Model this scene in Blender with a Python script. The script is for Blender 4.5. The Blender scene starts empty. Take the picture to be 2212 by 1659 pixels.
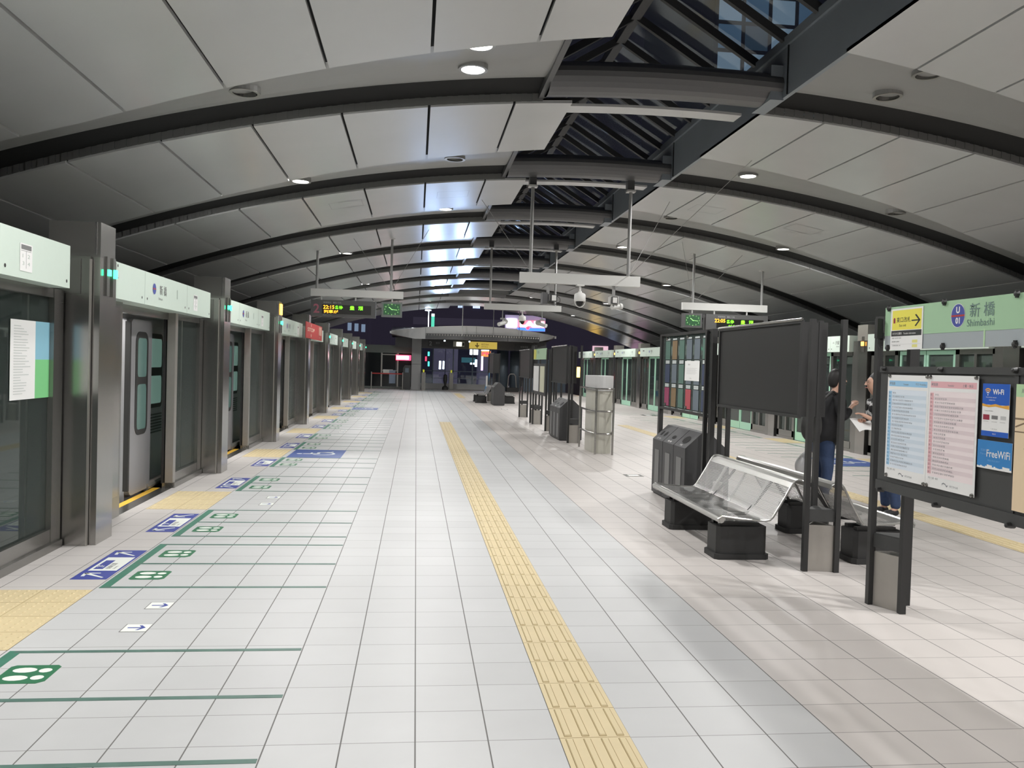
import bpy, math, random
from math import sin, cos, pi, sqrt, atan2
from mathutils import Vector, Matrix

random.seed(7)
SC = bpy.context.scene
COL = SC.collection

# ------------------------------------------------------------------ camera
CAMZ = 1.5547
FPX, YAW, PITCH, ROLL = 1815.06, 0.114174, 0.023003, 0.028910
_F = Vector((sin(YAW)*cos(PITCH), cos(YAW)*cos(PITCH), -sin(PITCH)))
_r = Vector((cos(YAW), -sin(YAW), 0))
_u = _r.cross(_F)
_R = _r*cos(ROLL) + _u*sin(ROLL)
_U = -_r*sin(ROLL) + _u*cos(ROLL)
cam_d = bpy.data.cameras.new('camera')
cam = bpy.data.objects.new('camera', cam_d)
COL.objects.link(cam)
cam_d.sensor_width = 36.0
cam_d.lens = FPX/2212*36.0
cam_d.clip_start = 0.05
cam_d.clip_end = 600
cam.matrix_world = Matrix(((_R.x, _U.x, -_F.x, 0), (_R.y, _U.y, -_F.y, 0), (_R.z, _U.z, -_F.z, CAMZ), (0, 0, 0, 1)))
SC.camera = cam

# ------------------------------------------------------------------ world, exposure
w = bpy.data.worlds.new('night_sky')
SC.world = w
w.use_nodes = True
w.node_tree.nodes['Background'].inputs[0].default_value = (0.030, 0.028, 0.045, 1)
w.node_tree.nodes['Background'].inputs[1].default_value = 0.4
SC.view_settings.view_transform = 'Standard'
SC.view_settings.look = 'None'
SC.view_settings.gamma = 1.0
SC.view_settings.use_curve_mapping = False
SC.view_settings.exposure = 0.15
SC.cycles.use_denoising = True
SC.cycles.max_bounces = 8
SC.cycles.diffuse_bounces = 6
SC.cycles.glossy_bounces = 3
SC.cycles.transparent_max_bounces = 12
SC.cycles.sample_clamp_indirect = 6.0
SC.cycles.caustics_reflective = False
SC.cycles.caustics_refractive = False
LAMP_W = 255.0       # power of one ceiling downlight


# ------------------------------------------------------------------ materials
def nmat(name):
    m = bpy.data.materials.new(name)
    m.use_nodes = True
    return m, m.node_tree, m.node_tree.nodes['Principled BSDF']


def lin(c):
    """srgb 0..255 -> linear"""
    return tuple(((v/255)/12.92 if v/255 <= 0.04045 else ((v/255+0.055)/1.055)**2.4) for v in c)


MATS = {}


def mat(name, col, rough=0.5, metal=0.0, noise=0.0, nscale=20.0, emit=0.0, ecol=None, bump=0.0, spec=None, aniso=None):
    """plain procedural surface: colour varied a little by a noise texture"""
    if name in MATS:
        return MATS[name]
    m, nt, b = nmat(name)
    N, L = nt.nodes, nt.links
    b.inputs['Base Color'].default_value = (*col, 1)
    b.inputs['Roughness'].default_value = rough
    b.inputs['Metallic'].default_value = metal
    if spec is not None:
        b.inputs['Specular IOR Level'].default_value = spec
    if emit:
        b.inputs['Emission Color'].default_value = (*(ecol or col), 1)
        b.inputs['Emission Strength'].default_value = emit
    if noise or bump:
        tc = N.new('ShaderNodeTexCoord')
        mp = N.new('ShaderNodeMapping')
        L.new(tc.outputs['Object'], mp.inputs[0])
        if aniso:
            mp.inputs['Scale'].default_value = aniso
        no = N.new('ShaderNodeTexNoise')
        no.inputs['Scale'].default_value = nscale
        no.inputs['Detail'].default_value = 4
        L.new(mp.outputs[0], no.inputs['Vector'])
        if noise:
            r = N.new('ShaderNodeMix')
            r.data_type = 'RGBA'
            r.inputs[6].default_value = (*[c*(1-noise) for c in col], 1)
            r.inputs[7].default_value = (*[min(1, c*(1+noise)) for c in col], 1)
            L.new(no.outputs[0], r.inputs[0])
            L.new(r.outputs[2], b.inputs['Base Color'])
        if bump:
            bp = N.new('ShaderNodeBump')
            bp.inputs['Strength'].default_value = bump
            bp.inputs['Distance'].default_value = 0.01
            L.new(no.outputs[0], bp.inputs['Height'])
            L.new(bp.outputs[0], b.inputs['Normal'])
    MATS[name] = m
    return m


def glassmat(name, tint, refl=0.12, rough=0.02, veil=0.0, fres=True):
    """thin pane: see-through with a tint, plus fresnel reflection"""
    if name in MATS:
        return MATS[name]
    m = bpy.data.materials.new(name)
    m.use_nodes = True
    nt = m.node_tree
    N, L = nt.nodes, nt.links
    N.clear()
    o = N.new('ShaderNodeOutputMaterial')
    t = N.new('ShaderNodeBsdfTransparent')
    t.inputs[0].default_value = (*tint, 1)
    g = N.new('ShaderNodeBsdfGlossy')
    g.inputs['Roughness'].default_value = rough
    g.inputs[0].default_value = (0.9, 0.95, 0.93, 1)
    f = N.new('ShaderNodeFresnel')
    f.inputs[0].default_value = 1.5
    ad = N.new('ShaderNodeMath')
    ad.operation = 'MAXIMUM'
    ad.inputs[1].default_value = refl
    L.new(f.outputs[0], ad.inputs[0])
    mx = N.new('ShaderNodeMixShader')
    if fres:
        L.new(ad.outputs[0], mx.inputs[0])
    else:
        mx.inputs[0].default_value = refl
    L.new(t.outputs[0], mx.inputs[1])
    L.new(g.outputs[0], mx.inputs[2])
    last = mx
    if veil:  # pale diffuse layer mixed over the whole pane
        d = N.new('ShaderNodeBsdfDiffuse')
        d.inputs[0].default_value = (0.5, 0.6, 0.57, 1)
        m2 = N.new('ShaderNodeMixShader')
        m2.inputs[0].default_value = veil
        L.new(mx.outputs[0], m2.inputs[1])
        L.new(d.outputs[0], m2.inputs[2])
        last = m2
    L.new(last.outputs[0], o.inputs[0])
    MATS[name] = m
    return m


def emat(name, col, strength):
    return mat(name, col, rough=0.6, emit=strength)


class NB:
    """tiny helper to write shader maths"""
    def __init__(s, nt):
        s.N, s.L = nt.nodes, nt.links

    def m(s, op, a, b=None, c=None):
        n = s.N.new('ShaderNodeMath')
        n.operation = op
        for i, v in enumerate((a, b, c)):
            if v is None:
                continue
            if isinstance(v, (int, float)):
                n.inputs[i].default_value = v
            else:
                s.L.new(v, n.inputs[i])
        return n.outputs[0]

    def mix(s, f, a, b):
        n = s.N.new('ShaderNodeMix')
        n.data_type = 'RGBA'
        for k, v in ((0, f), (6, a), (7, b)):
            if isinstance(v, (int, float)):
                n.inputs[k].default_value = v
            elif isinstance(v, tuple):
                n.inputs[k].default_value = (*v, 1)
            else:
                s.L.new(v, n.inputs[k])
        return n.outputs[2]


def floor_material():
    m, nt, b = nmat('porcelain_tile')
    nb = NB(nt)
    N, L = nt.nodes, nt.links
    g = N.new('ShaderNodeNewGeometry')
    sp = N.new('ShaderNodeSeparateXYZ')
    L.new(g.outputs['Position'], sp.inputs[0])
    X, Y = sp.outputs[0], sp.outputs[1]
    T = 0.3
    u = nb.m('DIVIDE', nb.m('SUBTRACT', X, 0.0358), T)
    v = nb.m('DIVIDE', nb.m('SUBTRACT', Y, 5.2211), T)
    iu, iv = nb.m('FLOOR', u), nb.m('FLOOR', v)
    fu, fv = nb.m('FRACT', u), nb.m('FRACT', v)
    du = nb.m('MINIMUM', fu, nb.m('SUBTRACT', 1.0, fu))
    dv = nb.m('MINIMUM', fv, nb.m('SUBTRACT', 1.0, fv))
    # joint along y every 0.3, thicker; joints across thinner
    ju = nb.m('LESS_THAN', du, 0.010)
    jv = nb.m('LESS_THAN', dv, 0.0075)
    cmb = N.new('ShaderNodeCombineXYZ')
    L.new(iu, cmb.inputs[0])
    L.new(iv, cmb.inputs[1])
    wn = N.new('ShaderNodeTexWhiteNoise')
    wn.noise_dimensions = '2D'
    L.new(cmb.outputs[0], wn.inputs['Vector'])
    no = N.new('ShaderNodeTexNoise')
    no.inputs['Scale'].default_value = 0.55
    no.inputs['Detail'].default_value = 3
    L.new(g.outputs['Position'], no.inputs['Vector'])
    no2 = N.new('ShaderNodeTexNoise')
    no2.inputs['Scale'].default_value = 6
    no2.inputs['Detail'].default_value = 6
    L.new(g.outputs['Position'], no2.inputs['Vector'])
    grey = (0.585, 0.59, 0.595)
    pink = (0.66, 0.605, 0.57)
    right = nb.m('GREATER_THAN', X, 0.0358+1.8)
    left = nb.m('LESS_THAN', X, -2.065)
    warm = nb.m('MINIMUM', nb.m('ADD', nb.m('MULTIPLY', right, 0.75), nb.m('MULTIPLY', left, 0.6)), 1.0)
    c = nb.mix(warm, grey, pink)
    # two lanes of paler beige tiles in front of the doors
    k = nb.m('ADD', nb.m('MULTIPLY', wn.outputs[0], 0.05), 0.95)
    k = nb.m('MULTIPLY', k, nb.m('ADD', nb.m('MULTIPLY', no.outputs[0], 0.22), 0.86))
    k = nb.m('MULTIPLY', k, nb.m('ADD', nb.m('MULTIPLY', no2.outputs[0], 0.08), 0.94))
    cc = N.new('ShaderNodeCombineColor')
    for i in range(3):
        L.new(k, cc.inputs[i])
    mul = N.new('ShaderNodeMix')
    mul.data_type = 'RGBA'
    mul.blend_type = 'MULTIPLY'
    mul.inputs[0].default_value = 1
    L.new(c, mul.inputs[6])
    L.new(cc.outputs[0], mul.inputs[7])
    j = nb.m('MAXIMUM', ju, nb.m('MULTIPLY', jv, 0.75))
    out = nb.mix(j, mul.outputs[2], (0.16, 0.155, 0.15))
    L.new(out, b.inputs['Base Color'])
    rr = nb.m('ADD', nb.m('MULTIPLY', no2.outputs[0], 0.14), 0.36)
    L.new(nb.m('MAXIMUM', rr, nb.m('MULTIPLY', j, 0.8)), b.inputs['Roughness'])
    b.inputs['Specular IOR Level'].default_value = 0.32
    MATS['floor'] = m
    return m


M_floor = floor_material()
M_panel = mat('ceiling_panel_paint', (0.58, 0.585, 0.58), rough=0.27, noise=0.05, nscale=1.3)
M_band = mat('ceiling_trough_paint', (0.32, 0.32, 0.31), rough=0.4, noise=0.04, nscale=2)
M_void = mat('gap_shade_black', (0.006, 0.006, 0.006), rough=0.8)  # black puts the shade of open gaps into the colour
M_fascia = mat('ceiling_fascia_metal', (0.24, 0.24, 0.235), rough=0.35, metal=0.3)
M_rib = mat('rib_grey_metal', (0.115, 0.115, 0.118), rough=0.4, metal=0.2, noise=0.05)
M_beam = mat('beam_blue_grey', (0.27, 0.30, 0.33), rough=0.35, metal=0.1, noise=0.08, nscale=2)
M_steel = mat('brushed_steel', (0.36, 0.35, 0.335), rough=0.2, metal=0.95, noise=0.08, nscale=9, aniso=(1, 1, 0.05))
M_steel_d = mat('steel_jamb', (0.27, 0.265, 0.25), rough=0.25, metal=0.85, noise=0.08, nscale=9, aniso=(1, 1, 0.05))
M_steel_l = mat('steel_frame_pale', (0.42, 0.40, 0.37), rough=0.35, metal=0.7, noise=0.05)
M_chrome = mat('polished_steel', (0.6, 0.6, 0.6), rough=0.15, metal=1.0)
M_mint = mat('header_mint_paint', (0.60, 0.70, 0.625), rough=0.45, noise=0.02)
M_mintd = mat('header_mint_seam', (0.36, 0.44, 0.38), rough=0.5)
M_door = mat('door_mint_frame', (0.42, 0.72, 0.55), rough=0.4)
M_black = mat('black_powder_coat', (0.022, 0.022, 0.022), rough=0.45)
M_char = mat('charcoal_paint', (0.045, 0.046, 0.046), rough=0.5, noise=0.05)
M_screen = mat('dark_display_glass', (0.028, 0.028, 0.028), rough=0.45, spec=0.25)
M_white = mat('white_paint', (0.78, 0.78, 0.76), rough=0.5)
M_beamw = mat('hanger_beam_white', (0.62, 0.62, 0.60), rough=0.45)
M_pole = mat('hanger_pole_grey', (0.34, 0.34, 0.335), rough=0.4, metal=0.3)
M_ink = mat('black_ink', (0.02, 0.02, 0.02), rough=0.6)
M_inkg = mat('grey_ink', (0.18, 0.18, 0.18), rough=0.6)
M_paper = mat('white_paper', (0.80, 0.80, 0.79), rough=0.6)
M_blue = mat('sticker_blue', (0.055, 0.075, 0.33), rough=0.45)
M_wblue = mat('wheelchair_blue', (0.05, 0.10, 0.33), rough=0.45)
M_green = mat('queue_line_green', (0.05, 0.19, 0.13), rough=0.5, noise=0.3, nscale=12)
M_fgreen = mat('footprint_green', (0.03, 0.17, 0.08), rough=0.45)
M_stw = mat('sticker_white', (0.82, 0.85, 0.80), rough=0.5)
M_yel = mat('tactile_yellow', (0.64, 0.53, 0.32), rough=0.55, noise=0.07, nscale=5)
M_yel2 = mat('tactile_yellow_side', (0.60, 0.43, 0.16), rough=0.55, noise=0.07, nscale=5)
M_yeld = mat('tactile_groove', (0.25, 0.17, 0.05), rough=0.7)
M_sill = mat('sill_yellow', (0.85, 0.50, 0.05), rough=0.5)
M_glass = glassmat('screen_door_glass', (0.60, 0.72, 0.66), refl=0.10, rough=0.03, veil=0.05)
M_glass2 = glassmat('clear_glass', (0.80, 0.88, 0.85), refl=0.06)
M_gsky = glassmat('skylight_glass', (0.60, 0.66, 0.70), refl=0.10, rough=0.10, veil=0.035, fres=False)  # the diffuse layer paints a grey reflected look onto the panes
M_gend = glassmat('entrance_glass', (0.75, 0.82, 0.88), refl=0.05)
M_led = emat('downlight_glow', (1.0, 0.97, 0.90), 18.0)
M_ledred = emat('red_led', (1.0, 0.03, 0.03), 6.0)
M_ledgrn = emat('green_led', (0.05, 1.0, 0.45), 4.0)
M_ledora = emat('orange_led', (1.0, 0.35, 0.05), 6.0)
M_txo = emat('led_text_amber', (1.0, 0.38, 0.02), 3.0)
M_txg = emat('led_text_green', (0.20, 1.0, 0.02), 2.2)
M_clk = mat('clock_face_green', (0.03, 0.09, 0.04), rough=0.3, emit=0.25, ecol=(0.02, 0.12, 0.04))
M_clkn = emat('clock_numeral_glow', (0.35, 0.75, 0.25), 0.9)
M_red = mat('banner_red', (0.42, 0.03, 0.025), rough=0.5)


# ------------------------------------------------------------------ mesh builder
TXT = {}
WORLD = set()


def text_mesh(body, bold=0.0):
    key = (body, bold)
    if key not in TXT:
        c = bpy.data.curves.new('lettering', 'FONT')
        c.body = body
        c.size = 1.0
        c.offset = bold
        c.resolution_u = 3
        o = bpy.data.objects.new('lettering', c)
        me = bpy.data.meshes.new_from_object(o)
        vs = [v.co.copy() for v in me.vertices]
        fs = [tuple(p.vertices) for p in me.polygons]
        bpy.data.objects.remove(o)
        bpy.data.curves.remove(c)
        bpy.data.meshes.remove(me)
        if vs:
            x0, x1 = min(v.x for v in vs), max(v.x for v in vs)
            y0, y1 = min(v.y for v in vs), max(v.y for v in vs)
        else:
            x0 = x1 = y0 = y1 = 0
        TXT[key] = (vs, fs, x0, x1, y0, y1)
    return TXT[key]


class MB:
    def __init__(s):
        s.v, s.f, s.mi = [], [], []
        s.smooth = False

    def add(s, vs, fs, mi=0):
        n = len(s.v)
        s.v += [tuple(v) for v in vs]
        s.f += [tuple(i+n for i in f) for f in fs]
        s.mi += [mi]*len(fs)
        return s

    def box(s, x0, x1, y0, y1, z0, z1, mi=0):
        if x0 > x1: x0, x1 = x1, x0
        if y0 > y1: y0, y1 = y1, y0
        if z0 > z1: z0, z1 = z1, z0
        vs = [(x0, y0, z0), (x1, y0, z0), (x1, y1, z0), (x0, y1, z0), (x0, y0, z1), (x1, y0, z1), (x1, y1, z1), (x0, y1, z1)]
        return s.add(vs, [(0, 3, 2, 1), (4, 5, 6, 7), (0, 1, 5, 4), (1, 2, 6, 5), (2, 3, 7, 6), (3, 0, 4, 7)], mi)

    def quad(s, a, b, c, d, mi=0):
        return s.add([a, b, c, d], [(0, 1, 2, 3)], mi)

    def bar(s, p, q, wa, wb=None, up=(0, 0, 1), mi=0):
        """square bar from p to q"""
        wb = wb or wa
        p, q = Vector(p), Vector(q)
        d = (q-p).normalized()
        a = d.cross(Vector(up))
        if a.length < 1e-4:
            a = d.cross(Vector((1, 0, 0)))
        a.normalize()
        b = a.cross(d).normalized()
        a *= wa/2
        b *= wb/2
        vs = [p-a-b, p+a-b, p+a+b, p-a+b, q-a-b, q+a-b, q+a+b, q-a+b]
        return s.add(vs, [(0, 1, 2, 3), (7, 6, 5, 4), (4, 5, 1, 0), (5, 6, 2, 1), (6, 7, 3, 2), (7, 4, 0, 3)], mi)

    def cyl(s, p, q, r, r2=None, n=14, mi=0, caps=True):
        r2 = r if r2 is None else r2
        p, q = Vector(p), Vector(q)
        d = (q-p).normalized()
        a = d.orthogonal().normalized()
        b = d.cross(a)
        vs = [p+(a*cos(2*pi*i/n)+b*sin(2*pi*i/n))*r for i in range(n)] + [q+(a*cos(2*pi*i/n)+b*sin(2*pi*i/n))*r2 for i in range(n)]
        fs = [(i, (i+1) % n, n+(i+1) % n, n+i) for i in range(n)]
        if caps:
            fs += [tuple(range(n-1, -1, -1)), tuple(range(n, 2*n))]
        return s.add(vs, fs, mi)

    def tube(s, pts, r, n=8, mi=0, closed=False):
        """round tube through pts"""
        pts = [Vector(p) for p in pts]
        k = len(pts)
        vs, fs = [], []
        ref = None
        for i, p in enumerate(pts):
            if closed:
                d = (pts[(i+1) % k]-pts[i-1]).normalized()
            else:
                d = (pts[min(i+1, k-1)]-pts[max(i-1, 0)]).normalized()
            if ref is None:
                ref = d.orthogonal().normalized()
            a = (ref-d*ref.dot(d)).normalized()
            ref = a
            b = d.cross(a)
            rr = r[i] if isinstance(r, (list, tuple)) else r
            vs += [p+(a*cos(2*pi*j/n)+b*sin(2*pi*j/n))*rr for j in range(n)]
        m = k if closed else k-1
        for i in range(m):
            for j in range(n):
                a0, b0 = i*n, ((i+1) % k)*n
                fs.append((a0+j, a0+(j+1) % n, b0+(j+1) % n, b0+j))
        if not closed:
            fs += [tuple(range(n-1, -1, -1)), tuple(range((k-1)*n, k*n))]
        return s.add(vs, fs, mi)

    def lathe(s, prof, c=(0, 0, 0), n=18, mi=0, axis='z'):
        """prof: (r, h) pairs round a vertical axis"""
        vs, fs = [], []
        for r, h in prof:
            for j in range(n):
                t = 2*pi*j/n
                if axis == 'z':
                    vs.append((c[0]+r*cos(t), c[1]+r*sin(t), c[2]+h))
                elif axis == 'y':
                    vs.append((c[0]+r*cos(t), c[1]+h, c[2]+r*sin(t)))
                else:
                    vs.append((c[0]+h, c[1]+r*cos(t), c[2]+r*sin(t)))
        for i in range(len(prof)-1):
            for j in range(n):
                fs.append((i*n+j, i*n+(j+1) % n, (i+1)*n+(j+1) % n, (i+1)*n+j))
        return s.add(vs, fs, mi)

    def prism(s, poly, h0, h1, plane='xz', mi=0):
        """extrude a 2-D outline. plane names its two axes; extruded on the third"""
        def P(a, b, h):
            return {'xz': (a, h, b), 'yz': (h, a, b), 'xy': (a, b, h)}[plane]
        n = len(poly)
        vs = [P(a, b, h0) for a, b in poly]+[P(a, b, h1) for a, b in poly]
        fs = [tuple(range(n)), tuple(range(2*n-1, n-1, -1))]+[(i, n+i, n+(i+1) % n, (i+1) % n) for i in range(n)]
        return s.add(vs, fs, mi)

    def disc(s, c, r, nrm='z', n=20, mi=0, ry=None):
        ry = ry or r
        vs = []
        for i in range(n):
            t = 2*pi*i/n
            a, b = r*cos(t), ry*sin(t)
            vs.append({'z': (c[0]+a, c[1]+b, c[2]), 'x': (c[0], c[1]+a, c[2]+b), 'y': (c[0]+a, c[1], c[2]+b)}[nrm])
        return s.add(vs, [tuple(range(n))], mi)

    def text(s, body, o, u, v, h, mi=0, w=None, bold=0.0, align='l'):
        """lettering of cap height about h laid from o along u (reading way) and v (up)"""
        vs, fs, x0, x1, y0, y1 = text_mesh(body, bold)
        if not vs:
            return s
        u, v, o = Vector(u), Vector(v), Vector(o)
        k = h/max(1e-6, (y1-y0))
        kx = k if w is None else w/max(1e-6, (x1-x0))
        sh = {'l': 0, 'c': -0.5*(x1-x0)*kx, 'r': -(x1-x0)*kx}[align]
        return s.add([o+u*((p.x-x0)*kx+sh)+v*((p.y-y0)*k) for p in vs], fs, mi)

    def build(s, name, mats, parent=None, off=None, smooth=None, mods=None):
        me = bpy.data.meshes.new(name)
        if off is None:
            top = parent
            while top is not None and top.parent is not None:
                top = top.parent
            off = tuple(top.location) if (top is not None and top.name in WORLD) else (0, 0, 0)
        me.from_pydata([(x-off[0], y-off[1], z-off[2]) for x, y, z in s.v], [], s.f)
        if not isinstance(mats, (list, tuple)):
            mats = [mats]
        for m in mats:
            me.materials.append(m)
        for p, i in zip(me.polygons, s.mi):
            p.material_index = i
        if smooth or s.smooth:
            for p in me.polygons:
                p.use_smooth = True
        me.update()
        o = bpy.data.objects.new(name, me)
        COL.objects.link(o)
        if parent is not None:
            o.parent = parent
        else:
            o.location = off
        return o


def pieces(mb, name, mats, parent, per=1, smooth=None):
    """every `per` loose shapes of the builder become a part of their own"""
    par = list(range(len(mb.v)))

    def find(a):
        while par[a] != a:
            par[a] = par[par[a]]
            a = par[a]
        return a
    for f in mb.f:
        r = find(f[0])
        for i in f[1:]:
            par[find(i)] = r
    order = []
    fs = {}
    for k, f in enumerate(mb.f):
        r = find(f[0])
        if r not in fs:
            fs[r] = []
            order.append(r)
        fs[r].append(k)
    out = []
    for g in range(0, len(order), per):
        m2 = MB()
        m2.smooth = mb.smooth
        for r in order[g:g+per]:
            used = {}
            for k in fs[r]:
                for i in mb.f[k]:
                    if i not in used:
                        used[i] = len(m2.v)
                        m2.v.append(mb.v[i])
            for k in fs[r]:
                m2.f.append(tuple(used[i] for i in mb.f[k]))
                m2.mi.append(mb.mi[k])
        out.append(m2.build(name, mats, parent, smooth=smooth))
    return out


def tag(o, label=None, cat=None, group=None, kind=None):
    for k, v in (('label', label), ('category', cat), ('group', group), ('kind', kind)):
        if v:
            o[k] = v
    return o


def thing(name, label, cat, loc=(0, 0, 0), group=None, rz=0.0, world=True):
    """an Empty at the thing's base; its parts are meshes under it (world=True: parts are given in world coordinates)"""
    o = bpy.data.objects.new(name, None)
    COL.objects.link(o)
    o.empty_display_size = 0.1
    o.location = loc
    o.rotation_euler = (0, 0, rz)
    if world:
        WORLD.add(o.name)
    return tag(o, label, cat, group)


def struct(mb, name, mats, off=(0, 0, 0), **k):
    o = mb.build(name, mats, None, off, **k)
    o['kind'] = 'structure'
    return o


def single(mb, name, mats, label, cat, loc, group=None, **k):
    return tag(mb.build(name, mats, None, loc, **k), label, cat, group)


def kids(o):
    return [c for c in bpy.data.objects if c.parent == o]


def dup(root, loc, label, rz=None, group=None):
    """copy a thing with its parts and sub-parts"""
    def cp(o, par):
        c = o.copy()
        COL.objects.link(c)
        if par is not None:
            c.parent = par
        for ch in TREE.get(o.name, ()):
            cp(ch, c)
        return c
    TREE = {}
    for o in bpy.data.objects:
        if o.parent is not None:
            TREE.setdefault(o.parent.name, []).append(o)
    r = cp(root, None)
    r.location = loc
    if rz is not None:
        r.rotation_euler = (0, 0, rz)
    r['label'] = label
    if group:
        r['group'] = group
    return r


ORD = ['nearest', 'second', 'third', 'fourth', 'fifth', 'sixth', 'seventh', 'eighth', 'ninth', 'tenth', 'eleventh', 'twelfth']
# ================================================================== the hall: floor, roof, walls
CX = 2.87


def A(x):
    return 4.587-(x-CX)**2/43.7


RIBY = [9.53+4.08*k for k in range(-4, 9)]      # where each bay's panels start
ROOF_END = 46.4

fl = MB()
fl.box(-2.80, 8.72, -10, 52, -0.12, 0.0)
struct(fl, 'floor', [M_floor])

# ---- ceiling bays
SEAM_L = [CX-1.84-0.96*i for i in range(0, 9)]          # 1.03, 0.07 ...
SEAM_R = [CX+1.84+0.96*i for i in range(0, 9)]
EL, ER, BE = 1.69, 3.92, 1.35


def wband(x):
    return max(1.05, 2.2-0.19*abs(x-CX))


def bay_mesh(y0, y1, last=False):
    """one bay of roof: flat panels, trough, recess blackened for its shade, fascia of the next bay"""
    mb = MB()
    G = 0.015
    for side in (-1, 1):
        if side < 0:
            xs = [EL]+SEAM_L
        else:
            xs = [ER]+SEAM_R
        for a, b in zip(xs[:-1], xs[1:]):
            lo, hi = min(a, b)+G, max(a, b)-G
            if a == xs[0]:
                if side < 0: hi = EL
                else: lo = ER
            n = 2
            for i in range(n):
                p, q = lo+(hi-lo)*i/n, lo+(hi-lo)*(i+1)/n
                yp, yq = y1-wband(p), y1-wband(q)
                t = 0.035
                if last:
                    yp = yq = y1-0.05
                vs = [(p, y0, A(p)), (q, y0, A(q)), (q, yq, A(q)), (p, yp, A(p)), (p, y0, A(p)+t), (q, y0, A(q)+t), (q, yq, A(q)+t), (p, yp, A(p)+t)]
                mb.add(vs, [(0, 1, 2, 3), (7, 6, 5, 4), (4, 5, 1, 0), (5, 6, 2, 1), (6, 7, 3, 2), (7, 4, 0, 3)], 0)
        # backing behind the seams
        e = xs[0] if side > 0 else xs[0]
        f = xs[-1]
        n = 16
        for i in range(n):
            p, q = e+(f-e)*i/n, e+(f-e)*(i+1)/n
            mb.quad((p, y0, A(p)+0.06), (q, y0, A(q)+0.06), (q, y1-wband(q), A(q)+0.06), (p, y1-wband(p), A(p)+0.06), 2)
        if last:
            continue
        # trough
        e = BE if side < 0 else ER
        n = 22
        prof = [(0, 0.070), (0.45, 0.076), (0.7, 0.088), (0.86, 0.108), (0.95, 0.13), (1.0, 0.16)]
        for i in range(n):
            p, q = e+(f-e)*i/n, e+(f-e)*(i+1)/n
            for (t0, h0), (t1, h1) in zip(prof[:-1], prof[1:]):
                def P(x, t, h):
                    ya = y1-wband(x)-0.03
                    yb = y1-0.42
                    return (x, ya+(yb-ya)*t, A(x)+h)
                mb.quad(P(p, t0, h0), P(q, t0, h0), P(q, t1, h1), P(p, t1, h1), 1)
            # recess above the fascia: black sheets stand in for its shade
            mb.quad((p, y1-0.44, A(p)+0.165), (q, y1-0.44, A(q)+0.165), (q, y1-0.2, A(q)+0.135), (p, y1-0.2, A(p)+0.135), 2)
            mb.quad((p, y1-0.2, A(p)+0.135), (q, y1-0.2, A(q)+0.135), (q, y1+0.03, A(q)+0.105), (p, y1+0.03, A(p)+0.105), 2)
        # fascia, corrugated
        m = int(abs(f-e)/0.06)
        for i in range(m):
            p, q = e+(f-e)*i/m, e+(f-e)*(i+1)/m
            o = 0.006 if i % 2 else 0.0
            mb.quad((p, y1-0.004-o, A(p)+0.02), (q, y1-0.004-o, A(q)+0.02), (q, y1-0.004-o, A(q)+0.115), (p, y1-0.004-o, A(p)+0.115), 3)
    return mb


for i, (a, b) in enumerate(zip(RIBY[:-1], RIBY[1:])):
    struct(bay_mesh(a, b), 'ceiling', [M_panel, M_band, M_void, M_fascia], (0, a, 0))
struct(bay_mesh(RIBY[-1], ROOF_END, True), 'ceiling', [M_panel, M_band, M_void, M_fascia], (0, RIBY[-1], 0))

# ---- rib beams crossing the rooflight, with the pale strip of ceiling below them
def rib_mesh(y):
    mb = MB()
    n, m = 16, 20
    for i in range(n):
        xs = (BE+(ER-BE)*i/n, BE+(ER-BE)*(i+1)/n)
        for j in range(m):
            t0, t1 = 2*pi*j/m, 2*pi*(j+1)/m
            P = lambda x, t: (x, y-0.36+0.30*cos(t), A(x)+0.15+0.17*sin(t))
            mb.quad(P(xs[0], t0), P(xs[1], t0), P(xs[1], t1), P(xs[0], t1), 0)
    mb.smooth = True
    return mb


def strip_mesh(y):
    mb = MB()
    n = 8
    for i in range(n):
        p, q = EL+(3.74-EL)*i/n, EL+(3.74-EL)*(i+1)/n
        vs = [(p, y+0.10, A(p)), (q, y+0.10, A(q)), (q, y+0.36, A(q)), (p, y+0.36, A(p))]
        vs += [(a, b, c+0.03) for a, b, c in vs]
        mb.add(vs, [(0, 3, 2, 1), (4, 5, 6, 7), (0, 1, 5, 4), (2, 3, 7, 6)], 0)
    return mb


k = 1
for y in RIBY[1:]:
    struct(rib_mesh(y), 'trim_%d' % k, [M_rib], (0, y, 0)); k += 1
    struct(strip_mesh(y), 'trim_%d' % k, [M_panel], (0, y, 0)); k += 1

# ---- long beam on the right of the rooflight, small one on the left
YE = 36.2
b = MB()
b.box(ER, ER+0.05, -8, YE, A(ER)+0.0, 5.16)
b.box(ER-0.03, ER+0.28, -8, YE, 5.10, 5.20)
for y in RIBY:
    if y < YE:
        b.box(ER-0.012, ER, y-0.75, y-0.735, A(ER)+0.01, 5.1, 1)
        b.box(ER-0.14, ER+0.01, y-0.62, y-0.10, A(ER)-0.02, 4.92, 0)
struct(b, 'trim_%d' % k, [M_beam, M_void]); k += 1
b = MB()
b.box(1.30, 1.36, -8, YE, A(1.33)+0.05, 5.16)
struct(b, 'trim_%d' % k, [M_rib]); k += 1
# closes the far part of the roof between the bays
b = MB()
n = 8
for i in range(n):
    p, q = BE-0.1+(ER+0.1-BE+0.1)*i/n, BE-0.1+(ER+0.1-BE+0.1)*(i+1)/n
    b.quad((p, YE, A(p)+0.3), (q, YE, A(q)+0.3), (q, ROOF_END, A(q)+0.3), (p, ROOF_END, A(p)+0.3))
b.quad((BE-0.1, YE, A(2)), (ER+0.1, YE, A(2)), (ER+0.1, YE, 6.1), (BE-0.1, YE, 6.1))
struct(b, 'ceiling', [M_band])
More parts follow.
